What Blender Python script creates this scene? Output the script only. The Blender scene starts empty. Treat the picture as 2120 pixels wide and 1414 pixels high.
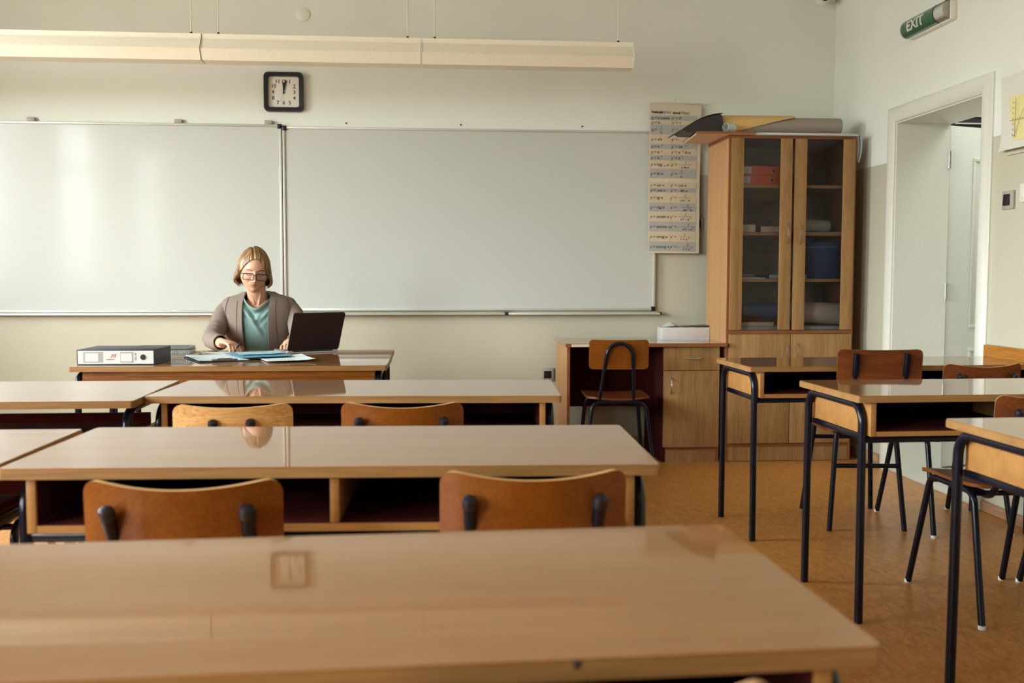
import bpy, bmesh, math, random
from mathutils import Vector, Matrix, noise
random.seed(7)
PI = math.pi
C = bpy.context.scene.collection
SC = bpy.context.scene

# ------------------------------------------------------------------ camera, world, light, exposure
def cam_basis(yaw, pitch, roll):
    y, p, r = [math.radians(a) for a in (yaw, pitch, roll)]
    f = Vector((math.sin(y)*math.cos(p), math.cos(y)*math.cos(p), -math.sin(p)))
    rt = Vector((math.cos(y), -math.sin(y), 0)); up = rt.cross(f)
    return rt*math.cos(r)+up*math.sin(r), -rt*math.sin(r)+up*math.cos(r), f
cd = bpy.data.cameras.new('camera'); cam = bpy.data.objects.new('camera', cd); C.objects.link(cam)
rt, up, fw = cam_basis(4.6644, 3.7231, 0.0937)
cam.matrix_world = Matrix(((rt.x, up.x, -fw.x, 0), (rt.y, up.y, -fw.y, 0), (rt.z, up.z, -fw.z, 1.1179), (0, 0, 0, 1)))
cd.sensor_width = 36; cd.lens = 2091.76/2120*36; cd.clip_start = .05
cd.dof.use_dof = True; cd.dof.focus_distance = 5.1; cd.dof.aperture_fstop = 4.2
SC.camera = cam
SC.view_settings.view_transform = 'Standard'; SC.view_settings.look = 'None'
SC.view_settings.gamma = 1; SC.view_settings.use_curve_mapping = False
SC.view_settings.exposure = 1.6

w = bpy.data.worlds.new('sky'); SC.world = w; w.use_nodes = True
nt = w.node_tree; nt.nodes.clear()
wo = nt.nodes.new('ShaderNodeOutputWorld'); bg = nt.nodes.new('ShaderNodeBackground')
tc = nt.nodes.new('ShaderNodeTexCoord'); sp = nt.nodes.new('ShaderNodeSeparateXYZ'); cr = nt.nodes.new('ShaderNodeValToRGB')
nt.links.new(tc.outputs['Generated'], sp.inputs[0]); nt.links.new(sp.outputs['Z'], cr.inputs[0])
cr.color_ramp.elements[0].position = -0.0; cr.color_ramp.elements[0].color = (.30, .30, .27, 1)
cr.color_ramp.elements[1].position = .10; cr.color_ramp.elements[1].color = (.87, .95, .97, 1)
nt.links.new(cr.outputs[0], bg.inputs[0]); bg.inputs[1].default_value = 14.5
nt.links.new(bg.outputs[0], wo.inputs[0])

XL, XR, YB, YF, ZC = -3.7, 2.643, 6.506, -2.6, 3.7     # room shell
WINS = [(-1.9, -.4), (.85, 2.3), (3.45, 4.9)]           # window openings in the left wall (y range)
WZ0, WZ1 = .95, 2.85
def portal(y0, y1, z0, z1, x):
    l = bpy.data.lights.new('window_daylight', 'AREA'); l.shape = 'RECTANGLE'; l.size = z1-z0; l.size_y = y1-y0
    l.cycles.is_portal = True
    o = bpy.data.objects.new('window_daylight', l); C.objects.link(o)
    o.location = (x, (y0+y1)/2, (z0+z1)/2); o.rotation_euler = (0, -PI/2, 0)
for a, b in WINS: portal(a, b, WZ0, WZ1, XL-.24)
# unseen area lamp added under the corridor ceiling to brighten the doorway
cl = bpy.data.lights.new('corridor_fill', 'AREA'); cl.shape = 'RECTANGLE'; cl.size = 1.0; cl.size_y = 2.0; cl.energy = 11; cl.color = (.95, 1, .98)
co = bpy.data.objects.new('corridor_fill', cl); C.objects.link(co); co.location = (3.8, 5.0, 2.95)

# ------------------------------------------------------------------ materials
def srgb(r, g, b):
    f = lambda c: (c/255/12.92) if c/255 <= .04045 else ((c/255+.055)/1.055)**2.4
    return (f(r), f(g), f(b), 1)
def newmat(name):
    m = bpy.data.materials.new(name); m.use_nodes = True
    return m, m.node_tree, m.node_tree.nodes['Principled BSDF']
def mat(name, col, rough=.5, metal=0, coat=0, cr=.05, spec=.5, bump=0, bscale=60, var=1.0):
    m, t, p = newmat(name)
    p.inputs['Base Color'].default_value = col; p.inputs['Roughness'].default_value = rough
    p.inputs['Metallic'].default_value = metal; p.inputs['Coat Weight'].default_value = coat
    p.inputs['Coat Roughness'].default_value = cr; p.inputs['Specular IOR Level'].default_value = spec
    n = t.nodes.new('ShaderNodeTexNoise'); c = t.nodes.new('ShaderNodeTexCoord')
    t.links.new(c.outputs['Object'], n.inputs['Vector']); n.inputs['Scale'].default_value = bscale
    mx = t.nodes.new('ShaderNodeMix'); mx.data_type = 'RGBA'; mx.inputs[6].default_value = tuple(v*(1-.07*var) for v in col[:3])+(1,)
    mx.inputs[7].default_value = tuple(min(1, v*(1+.05*var)) for v in col[:3])+(1,)
    t.links.new(n.outputs['Fac'], mx.inputs[0]); t.links.new(mx.outputs[2], p.inputs['Base Color'])
    if bump:
        b = t.nodes.new('ShaderNodeBump'); b.inputs['Strength'].default_value = bump; b.inputs['Distance'].default_value = .002
        t.links.new(n.outputs['Fac'], b.inputs['Height']); t.links.new(b.outputs[0], p.inputs['Normal'])
    return m
def wood(name, c1, c2, axis='x', rough=.4, coat=0, cr=.05, fine=1.0, contrast=1.0, spec=.5):
    """grain runs along axis"""
    m, t, p = newmat(name)
    c = t.nodes.new('ShaderNodeTexCoord'); oi = t.nodes.new('ShaderNodeObjectInfo')
    ad = t.nodes.new('ShaderNodeVectorMath'); ad.operation = 'ADD'
    sc = t.nodes.new('ShaderNodeVectorMath'); sc.operation = 'SCALE'; sc.inputs['Scale'].default_value = 7
    cb = t.nodes.new('ShaderNodeCombineXYZ')
    for i in range(3): t.links.new(oi.outputs['Random'], cb.inputs[i])
    t.links.new(cb.outputs[0], sc.inputs[0]); t.links.new(c.outputs['Object'], ad.inputs[0]); t.links.new(sc.outputs[0], ad.inputs[1])
    def ns(s_along, s_across, detail, dist=0.):
        mp = t.nodes.new('ShaderNodeMapping'); s = [s_across*fine]*3; s['xyz'.index(axis)] = s_along*fine
        mp.inputs['Scale'].default_value = s; t.links.new(ad.outputs[0], mp.inputs[0])
        n = t.nodes.new('ShaderNodeTexNoise'); n.inputs['Scale'].default_value = 1; n.inputs['Detail'].default_value = detail
        n.inputs['Distortion'].default_value = dist
        t.links.new(mp.outputs[0], n.inputs['Vector']); return n
    a = ns(1.2, 22, 3, .6); b = ns(9, 260, 2)
    mx = t.nodes.new('ShaderNodeMath'); mx.operation = 'MULTIPLY_ADD'; mx.inputs[1].default_value = .5
    t.links.new(b.outputs['Fac'], mx.inputs[0]); 
    h = t.nodes.new('ShaderNodeMath'); h.operation = 'MULTIPLY'; h.inputs[1].default_value = .5
    t.links.new(a.outputs['Fac'], h.inputs[0]); t.links.new(h.outputs[0], mx.inputs[2])
    r = t.nodes.new('ShaderNodeValToRGB'); k = .14/contrast
    r.color_ramp.elements[0].position = .5-k; r.color_ramp.elements[0].color = c1
    r.color_ramp.elements[1].position = .5+k; r.color_ramp.elements[1].color = c2
    t.links.new(mx.outputs[0], r.inputs[0]); t.links.new(r.outputs[0], p.inputs['Base Color'])
    p.inputs['Roughness'].default_value = rough; p.inputs['Coat Weight'].default_value = coat
    p.inputs['Coat Roughness'].default_value = cr; p.inputs['Specular IOR Level'].default_value = spec
    return m
def two_paint(name, upper, lower, z0):
    m, t, p = newmat(name)
    c = t.nodes.new('ShaderNodeTexCoord'); s = t.nodes.new('ShaderNodeSeparateXYZ'); t.links.new(c.outputs['Object'], s.inputs[0])
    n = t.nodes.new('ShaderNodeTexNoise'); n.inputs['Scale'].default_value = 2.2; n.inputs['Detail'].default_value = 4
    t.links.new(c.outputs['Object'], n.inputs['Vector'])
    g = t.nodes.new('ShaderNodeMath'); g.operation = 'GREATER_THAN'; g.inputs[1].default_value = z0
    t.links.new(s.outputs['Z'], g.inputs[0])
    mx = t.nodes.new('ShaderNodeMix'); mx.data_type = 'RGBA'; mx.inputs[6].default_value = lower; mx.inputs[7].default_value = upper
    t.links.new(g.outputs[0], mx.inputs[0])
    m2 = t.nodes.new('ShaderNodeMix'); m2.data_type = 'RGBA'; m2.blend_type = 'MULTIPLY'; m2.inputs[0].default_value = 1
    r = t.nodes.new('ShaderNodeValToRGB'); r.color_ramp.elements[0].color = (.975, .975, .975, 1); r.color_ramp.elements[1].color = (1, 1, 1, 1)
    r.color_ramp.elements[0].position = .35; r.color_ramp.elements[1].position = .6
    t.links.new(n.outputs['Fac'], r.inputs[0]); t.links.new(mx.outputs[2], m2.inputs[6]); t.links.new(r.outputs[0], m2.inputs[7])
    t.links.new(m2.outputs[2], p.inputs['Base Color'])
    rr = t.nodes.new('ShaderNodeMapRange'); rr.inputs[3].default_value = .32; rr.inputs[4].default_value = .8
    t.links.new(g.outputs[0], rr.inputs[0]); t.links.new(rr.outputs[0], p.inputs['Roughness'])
    n2 = t.nodes.new('ShaderNodeTexNoise'); n2.inputs['Scale'].default_value = 9; t.links.new(c.outputs['Object'], n2.inputs['Vector'])
    b = t.nodes.new('ShaderNodeBump'); b.inputs['Strength'].default_value = .25; b.inputs['Distance'].default_value = .01
    t.links.new(n2.outputs['Fac'], b.inputs['Height']); t.links.new(b.outputs[0], p.inputs['Normal'])
    return m
def glassmat(name, tint=(.9, .93, .92, 1), rough=.0, ior=1.5):
    m = bpy.data.materials.new(name); m.use_nodes = True; t = m.node_tree; t.nodes.clear()
    o = t.nodes.new('ShaderNodeOutputMaterial'); tr = t.nodes.new('ShaderNodeBsdfTransparent'); gl = t.nodes.new('ShaderNodeBsdfGlossy')
    tr.inputs[0].default_value = tint; gl.inputs['Roughness'].default_value = rough
    f = t.nodes.new('ShaderNodeFresnel'); f.inputs['IOR'].default_value = ior; mx = t.nodes.new('ShaderNodeMixShader')
    t.links.new(f.outputs[0], mx.inputs[0]); t.links.new(tr.outputs[0], mx.inputs[1]); t.links.new(gl.outputs[0], mx.inputs[2])
    t.links.new(mx.outputs[0], o.inputs[0]); return m
def floormat():
    m, t, p = newmat('lino_floor')
    c = t.nodes.new('ShaderNodeTexCoord'); n = t.nodes.new('ShaderNodeTexNoise'); n.inputs['Scale'].default_value = 26
    n.inputs['Detail'].default_value = 6; n.inputs['Distortion'].default_value = 1.2; n.inputs['Roughness'].default_value = .65
    mp = t.nodes.new('ShaderNodeMapping'); mp.inputs['Scale'].default_value = (1.5, .8, 1)
    t.links.new(c.outputs['Object'], mp.inputs[0]); t.links.new(mp.outputs[0], n.inputs['Vector'])
    r = t.nodes.new('ShaderNodeValToRGB')
    r.color_ramp.elements[0].position = .34; r.color_ramp.elements[0].color = srgb(*FLOOR1)
    r.color_ramp.elements[1].position = .62; r.color_ramp.elements[1].color = srgb(*FLOOR2)
    t.links.new(n.outputs['Fac'], r.inputs[0]); t.links.new(r.outputs[0], p.inputs['Base Color'])
    p.inputs['Roughness'].default_value = .33; p.inputs['Specular IOR Level'].default_value = .4
    b = t.nodes.new('ShaderNodeBump'); b.inputs['Strength'].default_value = .12; b.inputs['Distance'].default_value = .003
    t.links.new(n.outputs['Fac'], b.inputs['Height']); t.links.new(b.outputs[0], p.inputs['Normal'])
    return m
FLOOR1, FLOOR2 = (170, 108, 48), (202, 142, 74)
M = {}
M['floor'] = floormat()
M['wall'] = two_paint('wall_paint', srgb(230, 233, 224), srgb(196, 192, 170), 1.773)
M['wall_far'] = two_paint('wall_paint_darkened', srgb(170, 162, 146), srgb(120, 108, 86), 1.773)  # wall paint darkened on the unseen walls to cut bounce light
M['ceil'] = mat('ceiling_paint', srgb(176, 172, 162), .9)  # colour darkened so the unseen ceiling gives less fill light
M['white_paint'] = mat('white_gloss_paint', srgb(222, 221, 208), .35)
M['corridor'] = mat('corridor_paint', srgb(215, 215, 205), .8)
M['sill'] = mat('pale_threshold', srgb(214, 210, 200), .35)
M['top'] = wood('desk_laminate', srgb(138, 90, 43), srgb(155, 105, 55), 'x', .35, 1, .035, 1, .8, .15)
M['edge'] = wood('desk_edge', srgb(130, 94, 54), srgb(158, 118, 70), 'x', .5, .1, .3, spec=.2)
M['board'] = wood('desk_board', srgb(150, 104, 56), srgb(172, 124, 70), 'x', .5, .1, .3, spec=.2)
M['apron'] = wood('desk_apron', srgb(100, 56, 14), srgb(136, 80, 24), 'x', .55, 0, .3, 1, 1.4, .12)
M['black'] = mat('black_tube', (.004, .005, .011, 1), .24, 0, 0, .12, spec=.28)
M['ply'] = wood('chair_plywood', srgb(98, 49, 6), srgb(128, 70, 15), 'y', .35, .35, .12, .6, .7, .2)
M['ply_light'] = wood('worn_plywood', srgb(176, 118, 58), srgb(214, 164, 100), 'x', .4, .4, .2, 1, 1.2)
M['ply_dark'] = wood('brown_plywood', srgb(88, 44, 16), srgb(118, 62, 26), 'x', .45, .15, .2, .8, spec=.2)
M['ply_edge'] = mat('plywood_edge', srgb(200, 156, 100), .5)
M['cab'] = wood('cabinet_oak', srgb(140, 103, 62), srgb(170, 132, 86), 'z', .5, 0, .3, 1, 1.1, .2)
M['cab_side'] = wood('cabinet_side', srgb(176, 132, 88), srgb(192, 148, 102), 'z', .5, 0, .3, 1, 1, .2)
M['cab_edge'] = wood('cabinet_edge', srgb(124, 72, 36), srgb(146, 90, 48), 'x', .5)
M['cab_in'] = wood('cabinet_inside', srgb(128, 116, 102), srgb(144, 132, 118), 'x', .6)
M['maroon'] = mat('desk_maroon', srgb(66, 26, 24), .85, spec=.05)
M['metal'] = mat('brushed_steel', (.6, .6, .58, 1), .3, 1)
M['alu'] = mat('aluminium', srgb(205, 203, 195), .45, .3)
M['wb'] = mat('whiteboard_enamel', srgb(196, 199, 192), .3, 0, .3, .1, var=.1)
M['plastic_black'] = mat('black_plastic', (.006, .005, .011, 1), .35)
M['plastic_grey'] = mat('grey_plastic', srgb(168, 164, 150), .4)
M['plastic_white'] = mat('white_plastic', srgb(232, 230, 220), .35)
M['lamp'] = mat('lamp_housing', srgb(240, 232, 212), .35)
M['cable'] = mat('lamp_cable', srgb(222, 214, 190), .5)
M['paper'] = mat('white_paper', srgb(200, 212, 213), .8)
M['paper_old'] = mat('aged_poster_paper', srgb(212, 200, 176), .7)
M['band_grey'] = mat('printed_grey_band', srgb(172, 172, 166), .7)
M['band_tan'] = mat('printed_tan_band', srgb(206, 191, 162), .7)
M['ink'] = mat('print_ink', srgb(45, 42, 40), .6)
M['label_ink'] = mat('faded_ink', srgb(150, 140, 110), .7)
M['red_ink'] = mat('red_marker', srgb(190, 40, 40), .6)
M['label_grey'] = mat('label_grey', srgb(160, 160, 156), .6)
M['navy'] = mat('navy_cover', srgb(32, 38, 56), .45)
M['orange'] = mat('orange_red_binder', srgb(214, 74, 24), .4)
M['blue'] = mat('blue_folder', srgb(70, 150, 180), .35)
M['blue_dark'] = mat('dark_blue_box', srgb(16, 60, 110), .4)
M['green_exit'] = mat('exit_green', srgb(28, 92, 58), .3, 0, .6, .1)
M['white_print'] = mat('white_print', srgb(208, 210, 204), .5)
M['clear'] = glassmat('clear_plastic', (.95, .96, .95, 1), .05)
M['glass'] = glassmat('cabinet_glass', (.89, .88, .91, 1), ior=1.34)
M['lens'] = glassmat('lens_glass', (.97, .95, .93, 1))
M['kraft'] = mat('ochre_card', srgb(214, 174, 110), .6)
M['greyroll'] = mat('grey_card', srgb(150, 140, 126), .7)
M['dark_sheet'] = mat('dark_sheet', srgb(44, 38, 42), .4)
M['green_sheet'] = mat('green_card', srgb(60, 110, 70), .6)
M['pink_board'] = mat('pale_hardboard', srgb(222, 190, 160), .6)
M['yellow_map'] = mat('pale_yellow_print', srgb(230, 218, 152), .6)
M['laptop'] = mat('dark_laptop_lid', srgb(36, 26, 31), .5, .1)
M['boxcard'] = mat('white_cardboard', srgb(206, 202, 196), .7)
M['silver'] = mat('silver_metal', srgb(170, 170, 172), .35, .8)
M['jacket'] = mat('taupe_fabric', srgb(126, 110, 98), .9, bump=.3, bscale=300)
M['blouse'] = mat('sage_satin', srgb(118, 148, 142), .5, bump=.1)
M['trousers'] = mat('dark_trousers', srgb(40, 40, 48), .9)
M['shoe'] = mat('black_leather', srgb(20, 18, 18), .35)
M['lash'] = mat('dark_lash', srgb(60, 38, 26), .8)
M['wornwood'] = wood('worn_skirting', srgb(150, 110, 76), srgb(200, 166, 126), 'y', .6)
M['rail'] = wood('wall_rail_oak', srgb(160, 98, 36), srgb(200, 136, 60), 'y', .35, .5, .15, 1, 1.3)

# ------------------------------------------------------------------ mesh builder
class MB:
    def __init__(s): s.bm = bmesh.new(); s.mats = []
    def mi(s, m):
        if m is None: return 0
        if m not in s.mats: s.mats.append(m)
        return s.mats.index(m)
    def _add(s, fn, m=None, T=None):
        b = bmesh.new(); fn(b)
        if T is not None: b.transform(T)
        i = s.mi(m)
        for f in b.faces: f.material_index = i
        me = bpy.data.meshes.new('tmp'); b.to_mesh(me); b.free(); s.bm.from_mesh(me); bpy.data.meshes.remove(me); return s
    def box(s, x0, x1, y0, y1, z0, z1, bev=0, m=None, T=None, seg=2):
        def fn(b):
            bmesh.ops.create_cube(b, size=1, matrix=Matrix.Translation(((x0+x1)/2, (y0+y1)/2, (z0+z1)/2)) @ Matrix.Diagonal((abs(x1-x0), abs(y1-y0), abs(z1-z0), 1)))
            if bev: bmesh.ops.bevel(b, geom=b.edges[:], offset=bev, segments=seg, affect='EDGES', profile=.5)
        return s._add(fn, m, T)
    def tube(s, pts, r, seg=12, m=None, T=None, closed=False):
        pts = [Vector(p) for p in pts]; n = len(pts); rs = r if isinstance(r, (list, tuple)) else [r]*n
        def fn(b):
            rings = []; pv = None; N = None
            for i in range(n):
                a = pts[(i-1) % n] if closed or i > 0 else pts[0]; c = pts[(i+1) % n] if closed or i < n-1 else pts[-1]
                t = (c-a).normalized()
                if N is None:
                    N = t.orthogonal().normalized()
                else:
                    N = (N - t*N.dot(t)).normalized()
                B = t.cross(N); ri = rs[i]
                rx, ry = ri if isinstance(ri, (tuple, list)) else (ri, ri)
                rings.append([b.verts.new(pts[i]+N*math.cos(2*PI*k/seg)*rx+B*math.sin(2*PI*k/seg)*ry) for k in range(seg)])
            for i in range(n if closed else n-1):
                A, D = rings[i], rings[(i+1) % n]
                for k in range(seg): b.faces.new((A[k], A[(k+1) % seg], D[(k+1) % seg], D[k]))
            if not closed: b.faces.new(rings[0][::-1]); b.faces.new(rings[-1])
        return s._add(fn, m, T)
    def lathe(s, prof, seg=24, m=None, T=None):
        def fn(b):
            R = [[b.verts.new((r*math.cos(2*PI*k/seg), r*math.sin(2*PI*k/seg), z)) for k in range(seg)] for r, z in prof]
            for A, D in zip(R, R[1:]):
                for k in range(seg): b.faces.new((A[k], A[(k+1) % seg], D[(k+1) % seg], D[k]))
            b.faces.new(R[0][::-1]); b.faces.new(R[-1])
        return s._add(fn, m, T)
    def prism(s, poly, h0, h1, m=None, T=None, bev=0):
        """poly in xy, extruded in z"""
        def fn(b):
            A = [b.verts.new((x, y, h0)) for x, y in poly]; D = [b.verts.new((x, y, h1)) for x, y in poly]; n = len(poly)
            b.faces.new(A[::-1]); b.faces.new(D)
            for k in range(n): b.faces.new((A[k], A[(k+1) % n], D[(k+1) % n], D[k]))
            if bev: bmesh.ops.bevel(b, geom=[e for e in b.edges if abs(e.verts[0].co.z-e.verts[1].co.z) < 1e-6], offset=bev, segments=2, affect='EDGES')
        return s._add(fn, m, T)
    def grid(s, fn_uv, nu, nv, closed_u=False, m=None, T=None, thick=0, uv=False, capv=False):
        def fn(b):
            V = [[b.verts.new(fn_uv(i/(nu if closed_u else nu-1), j/(nv-1))) for i in range(nu)] for j in range(nv)]
            for j in range(nv-1):
                for i in range(nu if closed_u else nu-1):
                    b.faces.new((V[j][i], V[j][(i+1) % nu], V[j+1][(i+1) % nu], V[j+1][i]))
            if capv: b.faces.new(V[0][::-1]); b.faces.new(V[-1])
            if thick:
                bmesh.ops.recalc_face_normals(b, faces=b.faces[:])
                bmesh.ops.solidify(b, geom=b.faces[:], thickness=thick)
        return s._add(fn, m, T)
    def text(s, body, size, T, m=None, shear=0, align='LEFT', bold=0, depth=.0004):
        cu = bpy.data.curves.new('t', 'FONT'); cu.body = body; cu.size = size; cu.shear = shear; cu.align_x = align
        cu.extrude = depth; cu.offset = bold; cu.resolution_u = 3
        o = bpy.data.objects.new('t', cu); me = bpy.data.meshes.new_from_object(o); me.transform(T)
        i = s.mi(m); n0 = len(s.bm.faces); s.bm.from_mesh(me); s.bm.faces.ensure_lookup_table()
        for f in s.bm.faces[n0:]: f.material_index = i
        bpy.data.objects.remove(o); bpy.data.curves.remove(cu); bpy.data.meshes.remove(me); return s
    def build(s, name, m, parent=None, world=False, angle=38, flat=False, recalc=True):
        bm = s.bm
        if s.mats: ms = s.mats
        else: ms = [m]
        if recalc: bmesh.ops.recalc_face_normals(bm, faces=bm.faces[:])
        if world and parent is not None:
            q = parent
            while q.name not in PM: q = q.parent
            bm.transform(PM[q.name].inverted())
        me = bpy.data.meshes.new(name); bm.to_mesh(me); bm.free()
        for x in ms: me.materials.append(x)
        if not flat:
            for p in me.polygons: p.use_smooth = True
            me.set_sharp_from_angle(angle=math.radians(angle))
        o = bpy.data.objects.new(name, me); C.objects.link(o)
        if parent is not None: o.parent = parent
        return o
PM = {}
def tag(o, label, cat, group=None):
    o['label'] = label; o['category'] = cat
    if group: o['group'] = group
    return o
def thing(name, label, cat, loc=(0, 0, 0), rz=0, group=None, scale=(1, 1, 1)):
    o = bpy.data.objects.new(name, None); C.objects.link(o); o.empty_display_size = .1
    o.location = loc; o.rotation_euler = (0, 0, rz); o.scale = scale
    PM[o.name] = Matrix.Translation(loc) @ Matrix.Rotation(rz, 4, 'Z')
    return tag(o, label, cat, group)
def struct(name, mb, m, parent=None, **k):
    o = mb.build(name, m, parent, **k)
    if parent is None: o['kind'] = 'structure'
    return o
def dup(root, loc, rz, label, group=None, scale=(1, 1, 1)):
    r = root.copy(); C.objects.link(r); r.location = loc; r.rotation_euler = (0, 0, rz); r.scale = scale; r['label'] = label
    if group: r['group'] = group
    for ch in list(root.children):
        c = ch.copy(); C.objects.link(c); c.parent = r
        for g in list(ch.children):
            d = g.copy(); C.objects.link(d); d.parent = c
    return r
def fillet(pts, r, n=6):
    pts = [Vector(p) for p in pts]; out = [pts[0]]
    for i in range(1, len(pts)-1):
        a, b, c = pts[i-1], pts[i], pts[i+1]; u = (a-b).normalized(); v = (c-b).normalized()
        ang = u.angle(v); d = min(r/math.tan(ang/2), (a-b).length*.49, (c-b).length*.49); rr = d*math.tan(ang/2)
        cen = b+(u+v).normalized()*(rr/math.sin(ang/2)); p0, p1 = b+u*d, b+v*d
        e0, e1 = p0-cen, p1-cen; w_ = e0.angle(e1)
        for k in range(n+1):
            t = k/n; out.append(cen+(e0*math.sin((1-t)*w_)+e1*math.sin(t*w_))/math.sin(w_) if w_ > 1e-4 else p0)
    out.append(pts[-1]); return out
def rrect(x0, x1, y0, y1, r, n=5):
    P = []
    for cx, cy, a0 in ((x1-r, y1-r, 0), (x0+r, y1-r, PI/2), (x0+r, y0+r, PI), (x1-r, y0+r, 1.5*PI)):
        for k in range(n+1): a = a0+PI/2*k/n; P.append((cx+r*math.cos(a), cy+r*math.sin(a)))
    return P
RX, RY, RZ = (lambda a: Matrix.Rotation(a, 4, 'X')), (lambda a: Matrix.Rotation(a, 4, 'Y')), (lambda a: Matrix.Rotation(a, 4, 'Z'))
TR = lambda *p: Matrix.Translation(p if len(p) > 1 else p[0])
FACE_Y = RX(PI/2)                      # xy drawing -> xz plane facing -y
FACE_X = RZ(-PI/2) @ RX(PI/2)          # drawing facing -x (reads from +y to -y)

# ------------------------------------------------------------------ the room
T_ = .25
struct('floor', MB().box(XL-T_, XR+.0, YF-T_, YB+T_, -.1, 0), M['floor'])
struct('ceiling', MB().box(XL-T_, XR+.31, YF-T_, YB+T_, ZC, ZC+.1), M['ceil'])
struct('wall_back', MB().box(XL-T_, XR+.31, YB, YB+T_, 0, ZC), M['wall'])
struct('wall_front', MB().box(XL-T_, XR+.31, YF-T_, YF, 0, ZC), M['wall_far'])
DY0, DY1, DZ = 4.68, 5.60, 1.995
mb = MB(); mb.box(XR, XR+.31, DY1, YB, 0, ZC); mb.box(XR, XR+.31, YF, DY0, 0, ZC); mb.box(XR, XR+.31, DY0, DY1, DZ, ZC)
struct('wall_right', mb, M['wall'])
mb = MB(); y = YF
for a, b in WINS:
    mb.box(XL-T_, XL, y, a, 0, ZC); mb.box(XL-T_, XL, a, b, 0, WZ0); mb.box(XL-T_, XL, a, b, WZ1, ZC); y = b
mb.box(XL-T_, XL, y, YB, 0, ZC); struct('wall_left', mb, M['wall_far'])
for i, (a, b) in enumerate(WINS):
    mb = MB(); x0, x1 = XL-.18, XL-.12; f = .06
    mb.box(x0, x1, a, a+f, WZ0, WZ1, .006); mb.box(x0, x1, b-f, b, WZ0, WZ1, .006)
    mb.box(x0, x1, a+f, b-f, WZ0, WZ0+f, .006); mb.box(x0, x1, a+f, b-f, WZ1-f, WZ1, .006)
    mb.box(x0, x1, (a+b)/2-.05, (a+b)/2+.05, WZ0+f, WZ1-f, .006)
    mb.box(x0, x1, a+f, (a+b)/2-.05, 2.25, 2.32, .004); mb.box(x0, x1, (a+b)/2+.05, b-f, 2.25, 2.32, .004)
    wn = struct('window_%d' % (i+1), mb, M['white_paint'])
    MB().box(XL-.12, XL+.12, a-.04, b+.04, WZ0-.03, WZ0, .006).build('window_sill', M['white_paint'], wn)
# skirting
mb = MB(); mb.box(XR-.018, XR, 5.70, YB, 0, .07, .004)
struct('baseboard_right', mb, M['wornwood'])
mb = MB(); mb.box(XR-.018, XR, -2.5, 4.585, 0, .05, .006); struct('baseboard_front_right', mb, M['wornwood'])
mb = MB(); mb.box(XL, XR-.018, YB-.015, YB, 0, .07, .004); struct('baseboard_back', mb, M['wornwood'])
# oak bumper rail on the right wall
struct('trim_1', MB().box(XR-.026, XR, 1.0, 4.585, .62, .797, .004), M['rail'])
# door opening: jamb lining, casing, open leaf
mb = MB(); t = .014
mb.box(XR-.002, XR+.312, DY1-t, DY1, 0, DZ); mb.box(XR-.002, XR+.312, DY0, DY0+t, 0, DZ); mb.box(XR-.002, XR+.312, DY0+t, DY1-t, DZ-t, DZ)
door = struct('door_1', mb, M['white_paint'])
mb = MB()                                # casing with a rounded profile, mitred corners
cw, cd_ = .088, .026
prof = [(0, 0), (0, .012), (.012, .020), (.035, .026), (.060, .026), (.080, .018), (.088, .008), (.088, 0)]   # (outward, depth)
def casing(b):
    rings = []
    for (yy, zz, oy, oz) in ((DY1, 0, 1, 0), (DY1, DZ, 1, 1), (DY0, DZ, -1, 1), (DY0, 0, -1, 0)):
        rings.append([b.verts.new((XR-d, yy+oy*(u-.006), zz+oz*(u-.006))) for u, d in prof])
    n = len(prof)
    for A, D in zip(rings, rings[1:]):
        for k in range(n): b.faces.new((A[k], A[(k+1) % n], D[(k+1) % n], D[k]))
    b.faces.new(rings[0]); b.faces.new(rings[-1][::-1])
mb._add(casing); mb.build('door_casing', M['white_paint'], door)
LT = TR(XR+.318, DY1-.005, 0) @ RZ(math.radians(19))
mb = MB(); mb.box(0, .90, 0, .04, .012, 1.975, .003, T=LT)
def fram(x0, x1, z0, z1):
    for (a, b, c, d) in ((x0, x1, z0, z0+.02), (x0, x1, z1-.02, z1), (x0, x0+.02, z0+.02, z1-.02), (x1-.02, x1, z0+.02, z1-.02)):
        mb.box(a, b, -.008, .0, c, d, .003, T=LT)
fram(.18, .74, .82, 1.80); fram(.18, .74, .12, .70)
leaf = mb.build('door_leaf', M['white_paint'], door)
mb = MB()
for z in (1.78, 1.03, .25): mb.tube([(XR+.312, DY1-.016, z-.05), (XR+.312, DY1-.016, z+.05)], .008, 8)
mb.build('hinge', M['metal'], door)
struct('trim_2', MB().box(XR-.005, XR+.32, DY0, DY1, 0, .012, .003), M['sill'])
# corridor beyond the door
struct('floor_corridor', MB().box(XR, 5.4, 3.0, 9.0, -.1, .0), M['sill'])
mb = MB(); mb.box(5.1, 5.3, 3.0, 9.0, 0, 3.2); mb.box(XR+.31, 5.3, 8.9, 9.1, 0, 3.2); mb.box(XR+.31, 5.3, 2.9, 3.1, 0, 3.2)
mb.box(XR+.31, 5.3, 2.9, 9.1, 3.2, 3.3); mb.box(XR+.305, XR+.33, YB, 9.1, 0, 3.2)
struct('wall_corridor', mb, M['corridor'])
mb = MB(); mb.box(4.2, 5.1, 8.84, 8.9, 2.2, 2.75, m=M['plastic_black'])
for k in range(5): mb.box(4.2, 5.1, 8.82, 8.85, 2.25+k*.1, 2.275+k*.1, m=M['plastic_grey'])
struct('trim_3', mb, None)
bx = MB(); bx.box(3.2, 5.1, 6.0, 6.03, 1.985, 2.3, m=M['dark_sheet'])
for k in range(6):
    bx.box(3.2, 5.1, 5.985, 6.0, 2.0+k*.045, 2.008+k*.045, m=M['alu'])
struct('trim_4', bx, None)

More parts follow.
